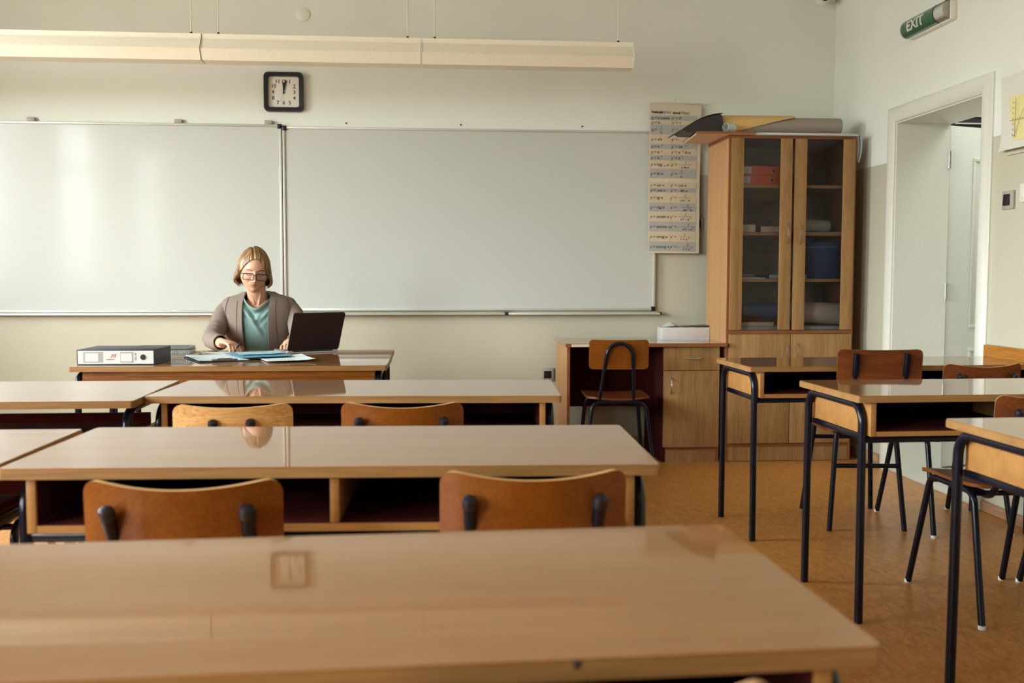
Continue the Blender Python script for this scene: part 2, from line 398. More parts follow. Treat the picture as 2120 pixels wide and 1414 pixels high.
# ------------------------------------------------------------------ whiteboards
def whiteboard(x0, x1, z0, z1, label, fr=.014):
    t = thing('whiteboard', label, 'whiteboard', (0, YB, 0), 0, 'two whiteboards fixed side by side on the wall')
    MB().box(x0+.004, x1-.004, YB-.018, YB-.002, z0+.004, z1-.004).build('writing_surface', M['wb'], t, True)
    mb = MB()
    mb.box(x0, x1, YB-.028, YB-.002, z1-fr, z1, .002); mb.box(x0, x1, YB-.030, YB-.002, z0, z0+fr*1.1, .002)
    mb.box(x0, x0+fr, YB-.028, YB-.002, z0+fr*1.1, z1-fr, .002); mb.box(x1-fr, x1, YB-.028, YB-.002, z0+fr*1.1, z1-fr, .002)
    mb.build('frame', M['alu'], t, True)
    for (cx, cz) in ((x0, z1), (x1, z1), (x1, z0), (x0, z0)):
        sx = 1 if cx == x0 else -1; sz = 1 if cz == z0 else -1
        a, b = sorted((cx-sx*.002, cx+sx*.026)); c, d = sorted((cz-sz*.003, cz+sz*.026))
        MB().box(a, b, YB-.033, YB-.001, c, d, .005).build('corner_cap', M['plastic_black'], t, True)['label'] = 'black plastic corner cap'
    return t
WBL = whiteboard(-3.1, -.919, .884, 2.058, 'wide whiteboard behind the seated woman, left of the two boards')
WBR = whiteboard(-.913, 1.462, .894, 2.048, 'wide whiteboard right of the vertical joint, running to the formula poster')
for a, b, lb in ((-3.1, .490, 'long aluminium pen tray under both whiteboards, left piece'), (.497, 1.492, 'aluminium pen tray piece under the right end of the whiteboards')):
    par = thing('pen_tray', lb, 'tray', ((a+b)/2, YB, .87), 0, 'aluminium pen trays below the whiteboards')
    tr = MB().box(a, b, YB-.065, YB-.002, .868, .876, .002).box(a, b, YB-.068, YB-.062, .868, .882, .001).build('tray_profile', M['alu'], par, True)
    for q in ((a, b) if b > 1 else (b-.006,)):
        MB().box(q-.005, q+.005, YB-.07, YB-.002, .866, .885, .002).build('end_cap', M['plastic_black'], par, True)
for x in (-2.43, -1.55, -1.0):
    MB().box(x-.022, x+.022, YB-.03, YB-.001, 2.058, 2.083, .002).build('mounting_bracket', M['plastic_grey'], WBL, True)
for x in (-.52, .20, .98):
    MB().lathe([(0.0001, 0), (.005, 0), (.005, .006), (.0001, .008)], 10, T=TR(x, YB, 2.075) @ FACE_Y).build('wall_screw', M['plastic_black'], WBR, True)

# ------------------------------------------------------------------ clock
ck = thing('wall_clock', 'square black wall clock above the joint of the whiteboards', 'clock', (-.903, YB, 2.26), math.radians(0))
cw = .122
mb = MB(); outer = rrect(-cw, cw, -cw, cw, .03, 6); inner = rrect(-.094, .094, -.094, .094, .014, 6)
def ringf(b):
    n = len(outer)
    L = [[b.verts.new((x, y, 0)) for x, y in outer], [b.verts.new((x, y, .03)) for x, y in outer], [b.verts.new((x*.97, y*.97, .038)) for x, y in outer],
         [b.verts.new((x*1.02, y*1.02, .036)) for x, y in inner], [b.verts.new((x, y, .012)) for x, y in inner], [b.verts.new((x, y, 0)) for x, y in inner]]
    for A, D in zip(L, L[1:]+L[:1]):
        for k in range(n): b.faces.new((A[k], A[(k+1) % n], D[(k+1) % n], D[k]))
mb._add(ringf, T=FACE_Y); mb.build('case', M['plastic_black'], ck)
MB().prism(rrect(-.0945, .0945, -.0945, .0945, .014), .001, .013, T=FACE_Y).build('dial', M['plastic_white'], ck)
mb = MB()
for s_, x, z in (('12', 0, .066), ('1', .037, .065), ('2', .065, .036), ('3', .065, .0), ('4', .065, -.036), ('5', .037, -.065), ('6', 0, -.065),
                 ('7', -.037, -.065), ('8', -.065, -.036), ('9', -.065, 0), ('10', -.062, .037), ('11', -.037, .066)):
    MB().text(s_, .032, TR(x, -.0135, z-.011) @ FACE_Y, align='CENTER', bold=.0006).build('numeral', M['ink'], ck, flat=True)
def hand(L, wd, ang, off, nm):
    MB().prism([(-wd*.55, -.012), (wd*.55, -.012), (wd, L), (-wd, L)], 0, .0015, T=TR(0, -off, 0) @ FACE_Y @ RZ(-ang)).build(nm, M['plastic_black'], ck)
hand(.058, .006, math.radians(-1), .016, 'hour_hand'); hand(.072, .0055, math.radians(11), .019, 'minute_hand'); hand(.064, .0006, math.radians(197), .021, 'second_hand')

# ------------------------------------------------------------------ pendant lamps
LY = 5.8
def pendant(x0, x1, label, wires):
    t = thing('pendant_light', label, 'light', ((x0+x1)/2, LY, 2.29), 0, 'long pendant lamps above the whiteboards')
    h = (x1-x0)/2-.003
    prof = [(-.045, .150), (-.045, .122), (-.055, .120), (-.095, .060), (-.060, .004), (.060, .004), (.095, .060), (.055, .120), (.045, .122), (.045, .150)]
    Tm = Matrix(((0, 0, 1, 0), (1, 0, 0, 0), (0, 1, 0, 0), (0, 0, 0, 1)))
    MB().prism(prof, -h, h, T=Tm).build('housing', M['lamp'], t)
    ep = [(a*1.03, .002+b*1.0) for a, b in prof]
    for s in (-1, 1): MB().prism(ep, s*h-.001, s*h+.001, T=Tm).build('end_plate', M['lamp'], t)
    for wx in wires:
        k = MB().tube([(wx-(x0+x1)/2, 0, .16), (wx-(x0+x1)/2, 0, ZC-2.29)], .0035, 6).build('suspension_cable', M['cable'], t)
        MB().lathe([(.0001, .148), (.008, .148), (.006, .168), (.0001, .17)], 10, T=TR(wx-(x0+x1)/2, 0, 0)).build('cable_clip', M['plastic_black'], k)
pendant(-3.644, -2.444, 'cream pendant lamp, leftmost of the lamp line', (-3.57, -2.515))
pendant(-2.442, -1.242, 'cream pendant lamp left of the clock in the lamp line', (-2.37, -1.306))
pendant(-1.240, -.043, 'cream pendant lamp hanging over the clock, middle of the line', (-1.159, -.117))
pendant(-.041, 1.158, 'cream pendant lamp at the free right end of the line', (.034, 1.079))

# ------------------------------------------------------------------ smoke sensor disc on wall, sockets, switches
sd = thing('wall_disc', 'round white disc on the wall above the pendant lamps', 'wall plate', (-.78, YB, 2.74))
MB().lathe([(.0001, 0), (.042, 0), (.042, .006), (.036, .009), (.0001, .009)], 28, T=FACE_Y).build('cover', M['plastic_white'], sd)
def socket(name, label, cat, x, z, s=.083):
    t = thing(name, label, cat, (x, YB, z))
    MB().box(-s/2, s/2, -.012, 0, -s/2, s/2, .003).build('cover_plate', M['plastic_grey'], t)
    i = MB().box(-s*.29, s*.29, -.015, -.011, -s*.29, s*.29, .002).build('socket_insert', M['plastic_black'], t)
    return t
so = socket('wall_socket', 'grey wall socket with black insert left of the low desk', 'socket', .762, .478)
mb = MB(); mb.tube([(.017*math.cos(2*PI*k/24), -.0155, .017*math.sin(2*PI*k/24)) for k in range(24)], .0015, 6, closed=True); mb.build('socket_ring', M['plastic_black'], so)
socket('light_switch', 'grey switch plate peeking out behind the formula poster', 'switch', 1.738, 1.458)
sw = thing('light_switch', 'grey light switch with dark rocker on the right wall', 'switch', (XR, 4.447, 1.467))
MB().box(-.012, 0, -.045, .045, -.042, .042, .003).build('cover_plate', M['plastic_grey'], sw)
MB().box(-.018, -.010, -.020, .028, -.026, .026, .003, T=RY(.06)).build('rocker', M['plastic_black'], sw)
sw = thing('light_switch', 'white switch at the right edge, beside the dark rocker switch', 'switch', (XR, 4.31, 1.49))
MB().box(-.012, 0, -.042, .042, -.042, .042, .004).build('cover_plate', M['plastic_white'], sw)
MB().box(-.017, -.010, -.026, .026, -.026, .026, .003).build('rocker', M['plastic_white'], sw)

# ------------------------------------------------------------------ exit sign
ex = thing('exit_sign', 'green EXIT sign box mounted high above the doorway', 'sign', (XR, 5.205, 2.46))
MB().box(-.035, 0, -.24, .21, -.055, .04, .004).build('back_box', M['plastic_white'], ex)
def halfcyl(y0, y1, r, m_, nm, zr=.047):
    pf = [(-.035-r*math.sin(PI*k/14)*.9, math.cos(PI*k/14)*zr) for k in range(15)]
    T = Matrix(((1, 0, 0, 0), (0, 0, 1, 0), (0, 1, 0, 0), (0, 0, 0, 1)))
    return MB().prism(pf, y0, y1, T=T).build(nm, m_, ex)
halfcyl(-.232, .232, .046, M['clear'], 'diffuser', .048); halfcyl(-.13, .215, .0475, M['green_exit'], 'green_panel', .0490)
halfcyl(-.225, -.132, .040, M['plastic_white'], 'lamp_tray', .042)
mb = MB(); mb.text('EXIT', .072, Matrix.Identity(4), align='CENTER', bold=.0022, depth=.0006)
for zc in [k*.004 for k in range(0, 16)]: bmesh.ops.bisect_plane(mb.bm, geom=mb.bm.verts[:]+mb.bm.edges[:]+mb.bm.faces[:], plane_co=(0, zc, 0), plane_no=(0, 1, 0))
for v in mb.bm.verts:                       # wrap the lettering round the curved diffuser
    a = v.co.y-.026; th = a/.049; r = .0492+v.co.z
    v.co = Vector((-.035-.9*math.cos(th)*r, -v.co.x*1.25+.055, math.sin(th)*.0505+0))
mb.build('lettering', M['white_print'], ex, flat=True)

# ------------------------------------------------------------------ dome camera and sensor in the corner
cm = thing('security_camera', 'white dome security camera high in the back corner', 'camera', (2.503, 6.40, 2.93))
MB().lathe([(.0001, .0), (.055, 0), (.060, -.02), (.055, -.045), (.040, -.06), (.0001, -.062)][::-1], 24, T=TR(0, .0, .06)).build('housing', M['plastic_white'], cm)
MB().box(-.03, .03, .0, .105, .02, .10, .01).build('bracket', M['plastic_white'], cm)
sph = [(math.sin(PI*k/12)*.042+.0001, -math.cos(PI*k/12)*.042) for k in range(13)]
MB().lathe(sph, 24, T=TR(0, -.01, -.045)).build('eye_ball', M['plastic_white'], cm)
MB().lathe([(.0001, 0), (.023, 0), (.023, .006), (.0001, .008)], 24, T=TR(0, -.052, -.052) @ RX(math.radians(72))).build('lens_window', M['plastic_black'], cm)
ms = thing('motion_sensor', 'small beige sensor in the wall corner right of the camera', 'sensor', (2.60, 6.46, 2.915))
MB().lathe([(.0001, -.03), (.018, -.028), (.024, -.01), (.022, .03), (.0001, .035)], 16, T=RX(.5)).build('body', M['plastic_white'], ms)
MB().box(-.012, .043, .0, .046, -.008, .012, .003).build('bracket', M['plastic_grey'], ms)

# ------------------------------------------------------------------ formula poster
PX = .335/425; PZ = .958/1235
ps = thing('formula_poster', 'tall paper poster of derivative formulas left of the cabinet', 'poster', (1.412, YB-.034, 2.224), 0)
Sk = RY(math.radians(.35))
pm = lambda cx, cy: ((cx-110)*PX+(cy-95)*PX*.02*.6, -(cy-95)*PZ)
def pfun(u, v):
    x, z = u*.336, -v*.958
    bow = .004+.006*math.sin(PI*u)*(.3+v)+(.010*(v**6) if v > .5 else 0)
    return (x, -bow-.003*math.sin(v*9), z)
T0 = Sk
MB().grid(pfun, 14, 40, thick=.0006, T=T0).build('paper_sheet', M['paper_old'], ps)
rows = [(195, 235, 'g', 'y = c-const', "y' = 0"), (235, 270, 't', 'y = x', "y' = 1"), (270, 352, 'g', ('y =', '1', 'x'), ("y' = -", '1', 'x²')),
        (352, 428, 't', 'y = √x', ("y' = -", '1', '2√x')), (428, 468, 'g', 'y = xⁿ', "y' = nxⁿ⁻¹"), (468, 520, 't', 'y = aˣ', "y' = aˣ ln a"),
        (520, 562, 'g', 'y = eˣ', "y' = eˣ"), (562, 632, 't', 'y = logₐ x', ("y' =", '1', 'x ln a')), (632, 710, 'g', 'y = ln x', ("y' =", '1', 'x')),
        (742, 790, 't', 'y = sin x', "y' = cos x"), (790, 826, 'g', 'y = cos x', "y' = - sin x"), (826, 912, 't', 'y = tg x', ("y' =", '1', 'cos² x')),
        (912, 985, 'g', 'y = ctg x', ("y' = -", '1', 'sin² x')), (985, 1068, 't', 'y = arcsin x', ("y' =", '1', '√1 - x²')),
        (1068, 1150, 'g', 'y = arccos x', ("y' = -", '1', '√1 - x²')), (1150, 1235, 't', 'y = arctg x', ("y' =", '1', '1 + x²')),
        (1235, 1315, 'g', 'y = arcctg x', ("y' = -", '1', '1 + x²'))]
gb, tb, lt = MB(), MB(), MB()
def pyat(z):
    v = min(1, max(0, -z/.958)); return -(.004+.006*(.3+v)+(.010*v**6 if v > .5 else 0))-.003*math.sin(v*9)
def wtx(s, cx, cy, size=.026, al='LEFT', bold=.0, sh=.22):
    SUP = {'²': '2', 'ⁿ': 'n', 'ˣ': 'x', '⁻': '-', '¹': '1', 'ₐ': 'a'}
    x, z = (cx-110)*PX, -(cy-95)*PZ; y_ = pyat(z)-.0022
    run, cur = [], ''
    for ch in s:
        if ch in SUP: run.append((cur, 0)) if cur else None; run.append((SUP[ch], -1 if ch == 'ₐ' else 1)); cur = ''
        else: cur += ch
    if cur: run.append((cur, 0))
    W = lambda q, sz: sum({' ': .30, 'i': .25, 'l': .25, '1': .5, "'": .2, '-': .36, 't': .34, 'r': .38, 'f': .34, 'm': .9, '=': .8, '+': .8, '√': .7, '(': .35, ')': .35}.get(k, .56) for k in q)*sz
    tot = sum(W(q, size if k == 0 else size*.6) for q, k in run)
    if al == 'CENTER': x -= tot/2
    for q, k in run:
        sz = size if k == 0 else size*.6
        lt.text(q, sz, T0 @ TR(x, y_, z-.009+(0 if k == 0 else (.011 if k > 0 else -.004))) @ FACE_Y, shear=sh, bold=bold, depth=.0003); x += W(q, sz)
    return x
for y0, y1, k, L, R_ in rows:
    for c0, c1 in ((118, 283), (286, 505)):
        x0, x1, z0, z1 = (c0-110)*PX, (c1-110)*PX, -(y0-95)*PZ, -(y1-95)*PZ
        (gb if k == 'g' else tb).grid(lambda u, v: (x0+(x1-x0)*u, pfun((x0+(x1-x0)*u)/.336, -(z0+(z1-z0)*v)/.958)[1]-.0011, z0+(z1-z0)*v), 8, 5, thick=.0003, T=T0)
    cy = (y0+y1)/2
    for cx, q in ((124, L), (292, R_)):
        if isinstance(q, str): wtx(q, cx, cy)
        else:
            x1 = wtx(q[0], cx, cy); fx = x1/PX+110+8; wid = 22+13*len(q[2])
            wtx(q[1], fx+wid/2, cy-19, .023, 'CENTER'); wtx(q[2], fx+wid/2, cy+19, .023, 'CENTER')
            z = -(cy-95)*PZ; lt.box((fx-110)*PX, (fx+wid-110)*PX, pyat(z)-.0026, pyat(z)-.002, z-.0006, z+.0006, T=T0)
wtx('Funkcija', 124, 165, .022, bold=.0006, sh=0); wtx('f ( x )', 215, 165, .022, bold=.0003); wtx('Izvod', 300, 170, .022, bold=.0006, sh=0); wtx("f '( x )", 368, 170, .022, bold=.0003)
gb.build('grey_row', M['band_grey'], ps); tb.build('tan_row', M['band_tan'], ps); lt.build('lettering', M['ink'], ps, flat=True)
MB().box(-.002, .34, -.012, -.0, -.004, .004, .002, T=T0).build('top_strip', M['paper_old'], ps)
MB().tube([(.165, -.001, .028), (.163, -.012, .022), (.168, -.010, .016)], .0018, 6).build('hook', M['metal'], ps)

# ------------------------------------------------------------------ yellow graph poster on the right wall
yp = thing('graph_poster', 'white framed poster with a yellow function graph on right wall', 'poster', (XR, 4.50, 1.69))
def yf(u, v): return (-.012-.02*(1-v)**6-.006*math.sin(u*7)*(1-v), -u*.75, .0+v*.34)
MB().grid(lambda u, v: Vector(yf(u, v))+Vector((0, .03*v, .00)), 20, 14, thick=.001).build('paper_sheet', M['white_paint'], yp)
MB().grid(lambda u, v: (yf(u, .1+.7*v)[0]-.0025, .03*(.1+.7*v)-.072-u*.60, .035+v*.205), 20, 10, thick=.0004).build('printed_graph', M['yellow_map'], yp)
mb = MB()
mb.box(-.030, -.0285, -.67, -.08, .128, .130); mb.box(-.030, -.0285, -.124, -.122, .05, .225)
mb.tube([(-.0295, -.115, .052), (-.0295, -.14, .09), (-.0295, -.17, .15), (-.0295, -.23, .21)], .001, 5)
for k in range(7): mb.box(-.030, -.0285, -.108, -.102, .06+k*.024, .066+k*.024)
mb.build('graph_lines', M['label_ink'], yp, flat=True)
MB().box(-.012, -.001, -.75, -.03, -.02, -.012, .002).build('backing_strip', M['paper_old'], yp)

# ------------------------------------------------------------------ student desks
HT = .742
def make_desk(label, group, apron=True, box=True, name='student_desk'):
    """local: x 0..1.3, y 0 (sitter's edge)..0.50"""
    t = thing(name, label, 'desk', (0, 0, 0), 0, group)
    W, D = 1.3, .50
    mb = MB(); mb.prism(rrect(.0015, W-.0015, .0015, D-.0015, .009), HT-.003, HT, m=M['top'])
    mb.prism(rrect(0, W, 0, D, .010), HT-.022, HT-.003, m=M['edge'])
    mb.build('tabletop', None, t)
    zb = .610
    if box:
        for x in (.050, W-.068): MB().box(x, x+.018, .012, D-.035, zb, HT-.0225, .001).build('side_panel', M['board'], t)
        for x in (.0682, W-.0692): MB().box(x, x+.001, .018, D-.040, zb+.0165, HT-.0228).build('inner_lining', M['maroon'], t)
        MB().box(W/2-.009, W/2+.009, .014, D-.05, zb+.0165, HT-.0225, .001).build('divider', M['board'], t)
    MB().box(.0695, W-.0695, .0135, D-.036 if box else .30, zb, zb+.016, .001).build('shelf', M['maroon'], t)
    if box: MB().box(.0695, W-.0695, .011, .0133, zb+.0003, zb+.0157).build('shelf_edge', M['board'], t)
    if apron: MB().box(.052, W-.052, D-.034, D-.018, zb-.004, HT-.0225, .001).build('apron', M['apron'], t)
    if not box: MB().box(.07, W-.09, .44, .456, .545, .636, .001).build('modesty_panel', M['maroon'], t)
    if apron and box: MB().box(.0705, W-.0705, D-.0355, D-.0345, zb+.0165, HT-.0228).build('inner_lining', M['maroon'], t)
    for x in (.035, W-.035):
        p = fillet([(x, .035, 0), (x, .042, HT-.037), (x, D-.012, HT-.037), (x, D-.004, 0)], .06, 8)
        lf = MB().tube(p, .0135, 14).build('leg_frame', M['black'], t)
        xr = x+(.024 if x < .5 else -.024); MB().box(xr-.009, xr+.009, .045, D-.012, zb-.022, zb-.002, .003).build('side_rail', M['black'], lf)
    MB().box(.036, W-.036, .035, .055, zb-.024, zb-.006, .003).build('cross_rail', M['black'], t)
    return t
GL = 'double desks in the column nearest the camera'
d0 = make_desk('front double desk filling the bottom of the picture', GL)
d0.location = (-.838, .927, 0); d0.rotation_euler = (0, 0, math.radians(2.0)); d0.scale = (1, 1.02, 1)
def desk(x, y, deg, label, group, sy=1.0, src=None): return dup(src or d0, (x, y, 0), math.radians(deg), label, group, (1, sy, 1))
desk(-.840, 2.016, -2.1, 'second double desk from the camera, with two chair backs before it', GL, 1.08)
desk(-.886, 3.200, -3.0, 'third double desk from the camera, pale worn chair before it', GL, .98)
GLL = 'double desks along the left edge of the picture'
d2 = make_desk('desk at the left edge with open back, beyond the second row', GLL, apron=False, box=False)
d2.location = (-2.186, 3.075, 0); d2.rotation_euler = (0, 0, math.radians(.6)); d2.scale = (1, 1.2, 1)
dup(d2, (-2.155, 2.045, 0), math.radians(-1.0), 'desk touching the left end of the second desk from the camera', GLL, (1, 1.02, 1))
GR = 'double desks along the right wall'
desk(1.323, 4.084, 1.2, 'double desk farthest back on the right, before the cabinet', GR, .93)
desk(1.342, 3.062, 1.2, 'middle double desk on the right side', GR, .97)
desk(1.372, 2.062, 1.2, 'double desk at the lower right corner, cut by the frame', GR, 1.0)
GT = 'two desks pushed back to back for the teacher'
MB().box(.978, .985, -.0012, .004, HT-.009, HT-.001, .001).build('edge_chip', M['ink'], d0)
# teacher's pair: front one turned so its apron faces the class
desk(-.177, 4.738, 179.6, 'teacher desk half facing the class, blue ring binder on it', GT, .97)
desk(-.180, 5.158, 179.9, 'teacher desk half at which the woman sits, laptop on it', GT, .835)

# ------------------------------------------------------------------ chairs
def ply_back(w_, h, bow, r=.03, th=.010):
    """curved plywood back: x width, z height, bow away from the sitter in the middle; in local xz, y = depth"""
    nu, nv = 25, 9
    def f(u, v):
        x = (u-.5)*2; z = (v-.5)*2
        X = x*w_/2; Z = z*h/2
        dx = max(0, abs(X)-(w_/2-r)); dz = max(0, abs(Z)-(h/2-r))
        if dx > 0 and dz > 0:                 # pull the corner vertices onto the rounded outline
            L = math.hypot(dx, dz)
            m_ = max(dx, dz)
            k = m_/L
            X = math.copysign(w_/2-r+dx*k, X); Z = math.copysign(h/2-r+dz*k, Z)
        return (X, -bow*(1-(X/(w_/2))**2)+.012*(Z/h), Z-.25*bow*(1-(X/(w_/2))**2)*max(0, Z/(h/2)))
    return f
def make_chair(label, group, wood_, w_=.355, bh=.17, zt=.756, bow=.046, posts=.122, name='school_chair', edge=True):
    """origin on the floor under the seat, faces +y"""
    t = thing(name, label, 'chair', (0, 0, 0), 0, group)
    B = MB(); f = ply_back(w_, bh, bow)
    yb = -.275
    B.grid(f, 33, 17, thick=.010, T=TR(0, yb, zt-bh/2) @ RX(math.radians(8)), m=M[wood_])
    b = B.build('backrest', M[wood_], t, angle=50)
    if edge:   # ply edge strip: recolour rim faces
        me = b.data; me.materials.append(M['ply_edge'])
        from_y = TR(0, yb, zt-bh/2) @ RX(math.radians(8))
        for p in me.polygons:
            n = p.normal
            if abs(n.y) < .55: p.material_index = 1
    def sf(u, v):
        x = (u-.5)*.37; y = -.185+v*.38
        r = .05; X, Y = x, y
        dx = max(0, abs(x)-(.185-r)); dy = max(0, abs(y-.005)-(.19-r))
        if dx > 0 and dy > 0:
            L = math.hypot(dx, dy); k = max(dx, dy)/L; X = math.copysign(.185-r+dx*k, x); Y = .005+math.copysign(.19-r+dy*k, y-.005)
        return (X, Y, .446-.010*(1-(X/.185)**2)-.012*max(0, (Y-.12)/.07)**2+.006*max(0, -(Y+.05)/.13))
    s = MB().grid(sf, 25, 25, thick=.011).build('seat', M[wood_], t, angle=50)
    me = s.data; me.materials.append(M['ply_edge' if wood_ != 'ply_dark' else 'ply'])
    for p in me.polygons:
        if abs(p.normal.z) < .5: p.material_index = 1
    for sx in (-1, 1):
        p = fillet([(sx*.18, -.25, .0), (sx*.165, -.15, .418), (sx*.165, .13, .418), (sx*.18, .25, 0)], .05, 7)
        lf = MB().tube(p, .0115, 12).build('leg_frame', M['black'], t)
        for yy in (-.25, .25): MB().lathe([(.0001, 0), (.0125, 0), (.0125, .012), (.0001, .012)], 10, T=TR(sx*.18, yy, 0)).build('foot_cap', M['plastic_white' if yy > -1 else 'black'], lf)
        q = fillet([(sx*(posts-.015), .02, .405), (sx*(posts-.012), -.165, .405), (sx*posts, yb-bow*.75-.014, zt-.055)], .06, 6)
        k = [.0115]*(len(q)); k[-1] = .013
        po = MB().tube(q, k, 12).build('back_post', M['black'], t)
        top = q[-1]; d = (q[-1]-q[-2]).normalized()
        MB().tube([top-d*.012, top, top+d*.007, top+d*.011], [.0145, .0145, .0125, .006], 12).build('post_cap', M['plastic_black'], po)
    for yy in (-.12, .11): MB().tube([(-.163, yy, .408), (.163, yy, .408)], .009, 10).build('cross_bar', M['black'], t)
    return t
G3 = 'plywood chairs before the second desk'; G2 = 'plywood chairs before the third desk'
ch = make_chair('orange plywood chair before the second desk, left one', G3, 'ply')
ch.location = (-.437, 2.125, 0); ch.rotation_euler = (0, 0, math.radians(-1.5))
def chair(x, y, deg, label, group, src=None): return dup(src or ch, (x, y, 0), math.radians(deg), label, group)
chair(.200, 2.165, -1, 'orange plywood chair before the second desk, right one', G3)
chair(-.070, 3.215, -2, 'orange plywood chair before the third desk, right of the pale worn chair', G2)
chair(-1.335, 3.03, 4, 'orange plywood chair cut off by the left edge of the picture', G2)
chw = make_chair('pale worn plywood chair before the third desk', G2, 'ply_light', w_=.335, bow=.034, posts=.052)
chw.location = (-.575, 3.20, 0); chw.rotation_euler = (0, 0, math.radians(3))
G4 = 'chairs right below the camera at the front desk'
chair(.140, 1.160, 0, 'plywood chair whose top just shows at the bottom edge', G4)
GRC = 'plywood chairs at the desks along the right wall'
chb = make_chair('brown plywood chair at the middle right desk, seat and legs visible', GRC, 'ply_dark', w_=.355)
chb.location = (1.925, 3.262, 0); chb.rotation_euler = (0, 0, math.radians(0))
chair(2.315, 4.36, 3, 'brown plywood chair with curved back at the farthest right desk', GRC, chb)
chair(2.335, 3.235, 0, 'brown chair cut off by the right edge, only legs showing', GRC, chb)

# rectangular-backed chair with straight posts and H stretchers
t = thing('school_chair', 'brown chair with straight rectangular back at the farthest right desk', 'chair', (1.93, 4.43, 0), math.radians(-5), GRC)
b = MB().grid(ply_back(.352, .19, .010, .022), 33, 17, thick=.010, T=TR(-.035, -.395, .722) @ RX(math.radians(9))).build('backrest', M['ply_dark'], t, angle=50)
for sx in (-1, 1):
    MB().tube([(sx*.105-.02, -.17, .43), (sx*.105-.034, -.405, .715), (sx*.105-.035, -.425, .800)], [(.010, .013)]*3, 10).build('back_post', M['black'], t)
    MB().tube([(sx*.165, -.19, .0), (sx*.13, -.15, .43)], .0115, 10).build('leg', M['black'], t)
    MB().tube([(sx*.165, .24, .0), (sx*.13, .17, .43)], .0115, 10).build('leg', M['black'], t)
MB().tube([(-.14, -.168, .285), (.14, -.168, .285)], .010, 10).build('stretcher', M['black'], t)
MB().tube([(-.136, .18, .36), (.136, .18, .36)], .010, 10).build('stretcher', M['black'], t)
MB().box(-.135, .135, -.17, .18, .424, .440, .003).build('seat_frame', M['black'], t)
MB().prism(rrect(-.185, .185, -.2, .19, .045), .441, .453, bev=.003).build('seat', M['ply_dark'], t)
MB().prism([(-.12, 0), (.0, -.05), (.10, 0)], -.004, .004, T=TR(-.02, .1, .425) @ FACE_Y).build('gusset', M['black'], t)

# chair with looped back tube at the low desk
t = thing('loop_back_chair', 'brown chair with black looped tube back pushed under low desk', 'chair', (1.075, 5.78, 0), math.radians(-3))
MB().grid(ply_back(.335, .166, .008, .022), 33, 17, thick=.010, T=TR(-.01, -.215, .680) @ RX(math.radians(7))).build('backrest', M['ply'], t, angle=50)
lp = [(-.112, -.16, .415), (-.095, -.195, .55)]
for k in range(13):
    a = PI-PI*k/12; lp.append((-.008+.073*math.cos(a), -.235-.004*math.sin(a), .668+.075*math.sin(a)))
lp += [(.078, -.195, .55), (.082, -.16, .415)]
MB().tube(fillet(lp, .03, 3), .0105, 12).build('back_loop', M['black'], t)
for yy, ww, sp_ in ((-.165, .15, .20), (.165, .155, .19)):
    MB().tube(fillet([(-sp_, yy*1.25, 0), (-ww, yy, .405), (ww, yy, .405), (sp_, yy*1.25, 0)], .055, 8), .0115, 12).build('leg_frame', M['black'], t)
for sx in (-1, 1): MB().tube([(sx*.10, -.165, .412), (sx*.10, .165, .412)], .009, 10).build('seat_rail', M['black'], t)
MB().grid(lambda u, v: ((u-.5)*.36*(1-.25*max(0, (.12-v)/.12)**2), -.17+v*.37, .435-.010*(1-((u-.5)*2)**2)), 21, 15, thick=.011).build('seat', M['ply_dark'], t)

# ------------------------------------------------------------------ tall cabinet
CX0, CX1, CY0, CY1, CZ = 1.768, 2.549, 5.915, 6.355, 1.950
cb = thing('tall_cabinet', 'tall oak cabinet with glass doors in the back corner', 'cabinet', ((CX0+CX1)/2, (CY0+CY1)/2, 0))
def part(nm, m, mb, par=cb): return mb.build(nm, M[m] if isinstance(m, str) else m, par, True)
q = .018
mb = MB(); mb.box(CX0, CX0+q, CY0+.001, CY1, 0, CZ-q, m=M['cab_side']); part('side_panel', 'cab_side', mb)
mb = MB(); mb.box(CX1-q, CX1, CY0+.001, CY1, 0, CZ-q); part('side_panel', 'cab_edge', mb)
for xx in (CX0, CX1-q): part('edge_strip', 'cab_edge', MB().box(xx+.0005, xx+q-.0005, CY0-.0015, CY0+.0005, .0, CZ-q))
part('top_panel', 'cab_edge', MB().box(CX0-.002, CX1+.002, CY0-.003, CY1, CZ-q, CZ, .001))
part('back_panel', 'cab_in', MB().box(CX0+q, CX1-q, CY1-.006, CY1, .08, CZ-q))
part('middle_shelf', 'cab_edge', MB().box(CX0+q, CX1-q, CY0-.001, CY1-.007, .772, .794))
part('bottom_shelf', 'cab_edge', MB().box(CX0+q, CX1-q, CY0-.001, CY1-.007, .090, .110))
part('plinth', 'cab', MB().box(CX0+q, CX1-q, CY0+.002, CY0+.02, .003, .088))
for z in (1.645, 1.362, 1.083): part('shelf', 'cab_side', MB().box(CX0+q+.002, CX1-q-.002, CY0+.035, CY1-.01, z, z+.019))
XM = (CX0+CX1)/2
def handle(par, x, y, z0, z1, horiz=False):
    n = 9; pts = []
    for k in range(n):
        u = k/(n-1); d = math.sin(PI*u)*.026+(.004 if 0 < k < n-1 else -.004)
        pts.append((x+(z1-z0)*(u-.5), y-d, (z0+z1)/2) if horiz else (x, y-d, z0+(z1-z0)*u))
    return MB().tube(pts, [(.005, .0035)]*n, 8).build('handle', M['metal'], par, True)
cb_yf = CY0-.020
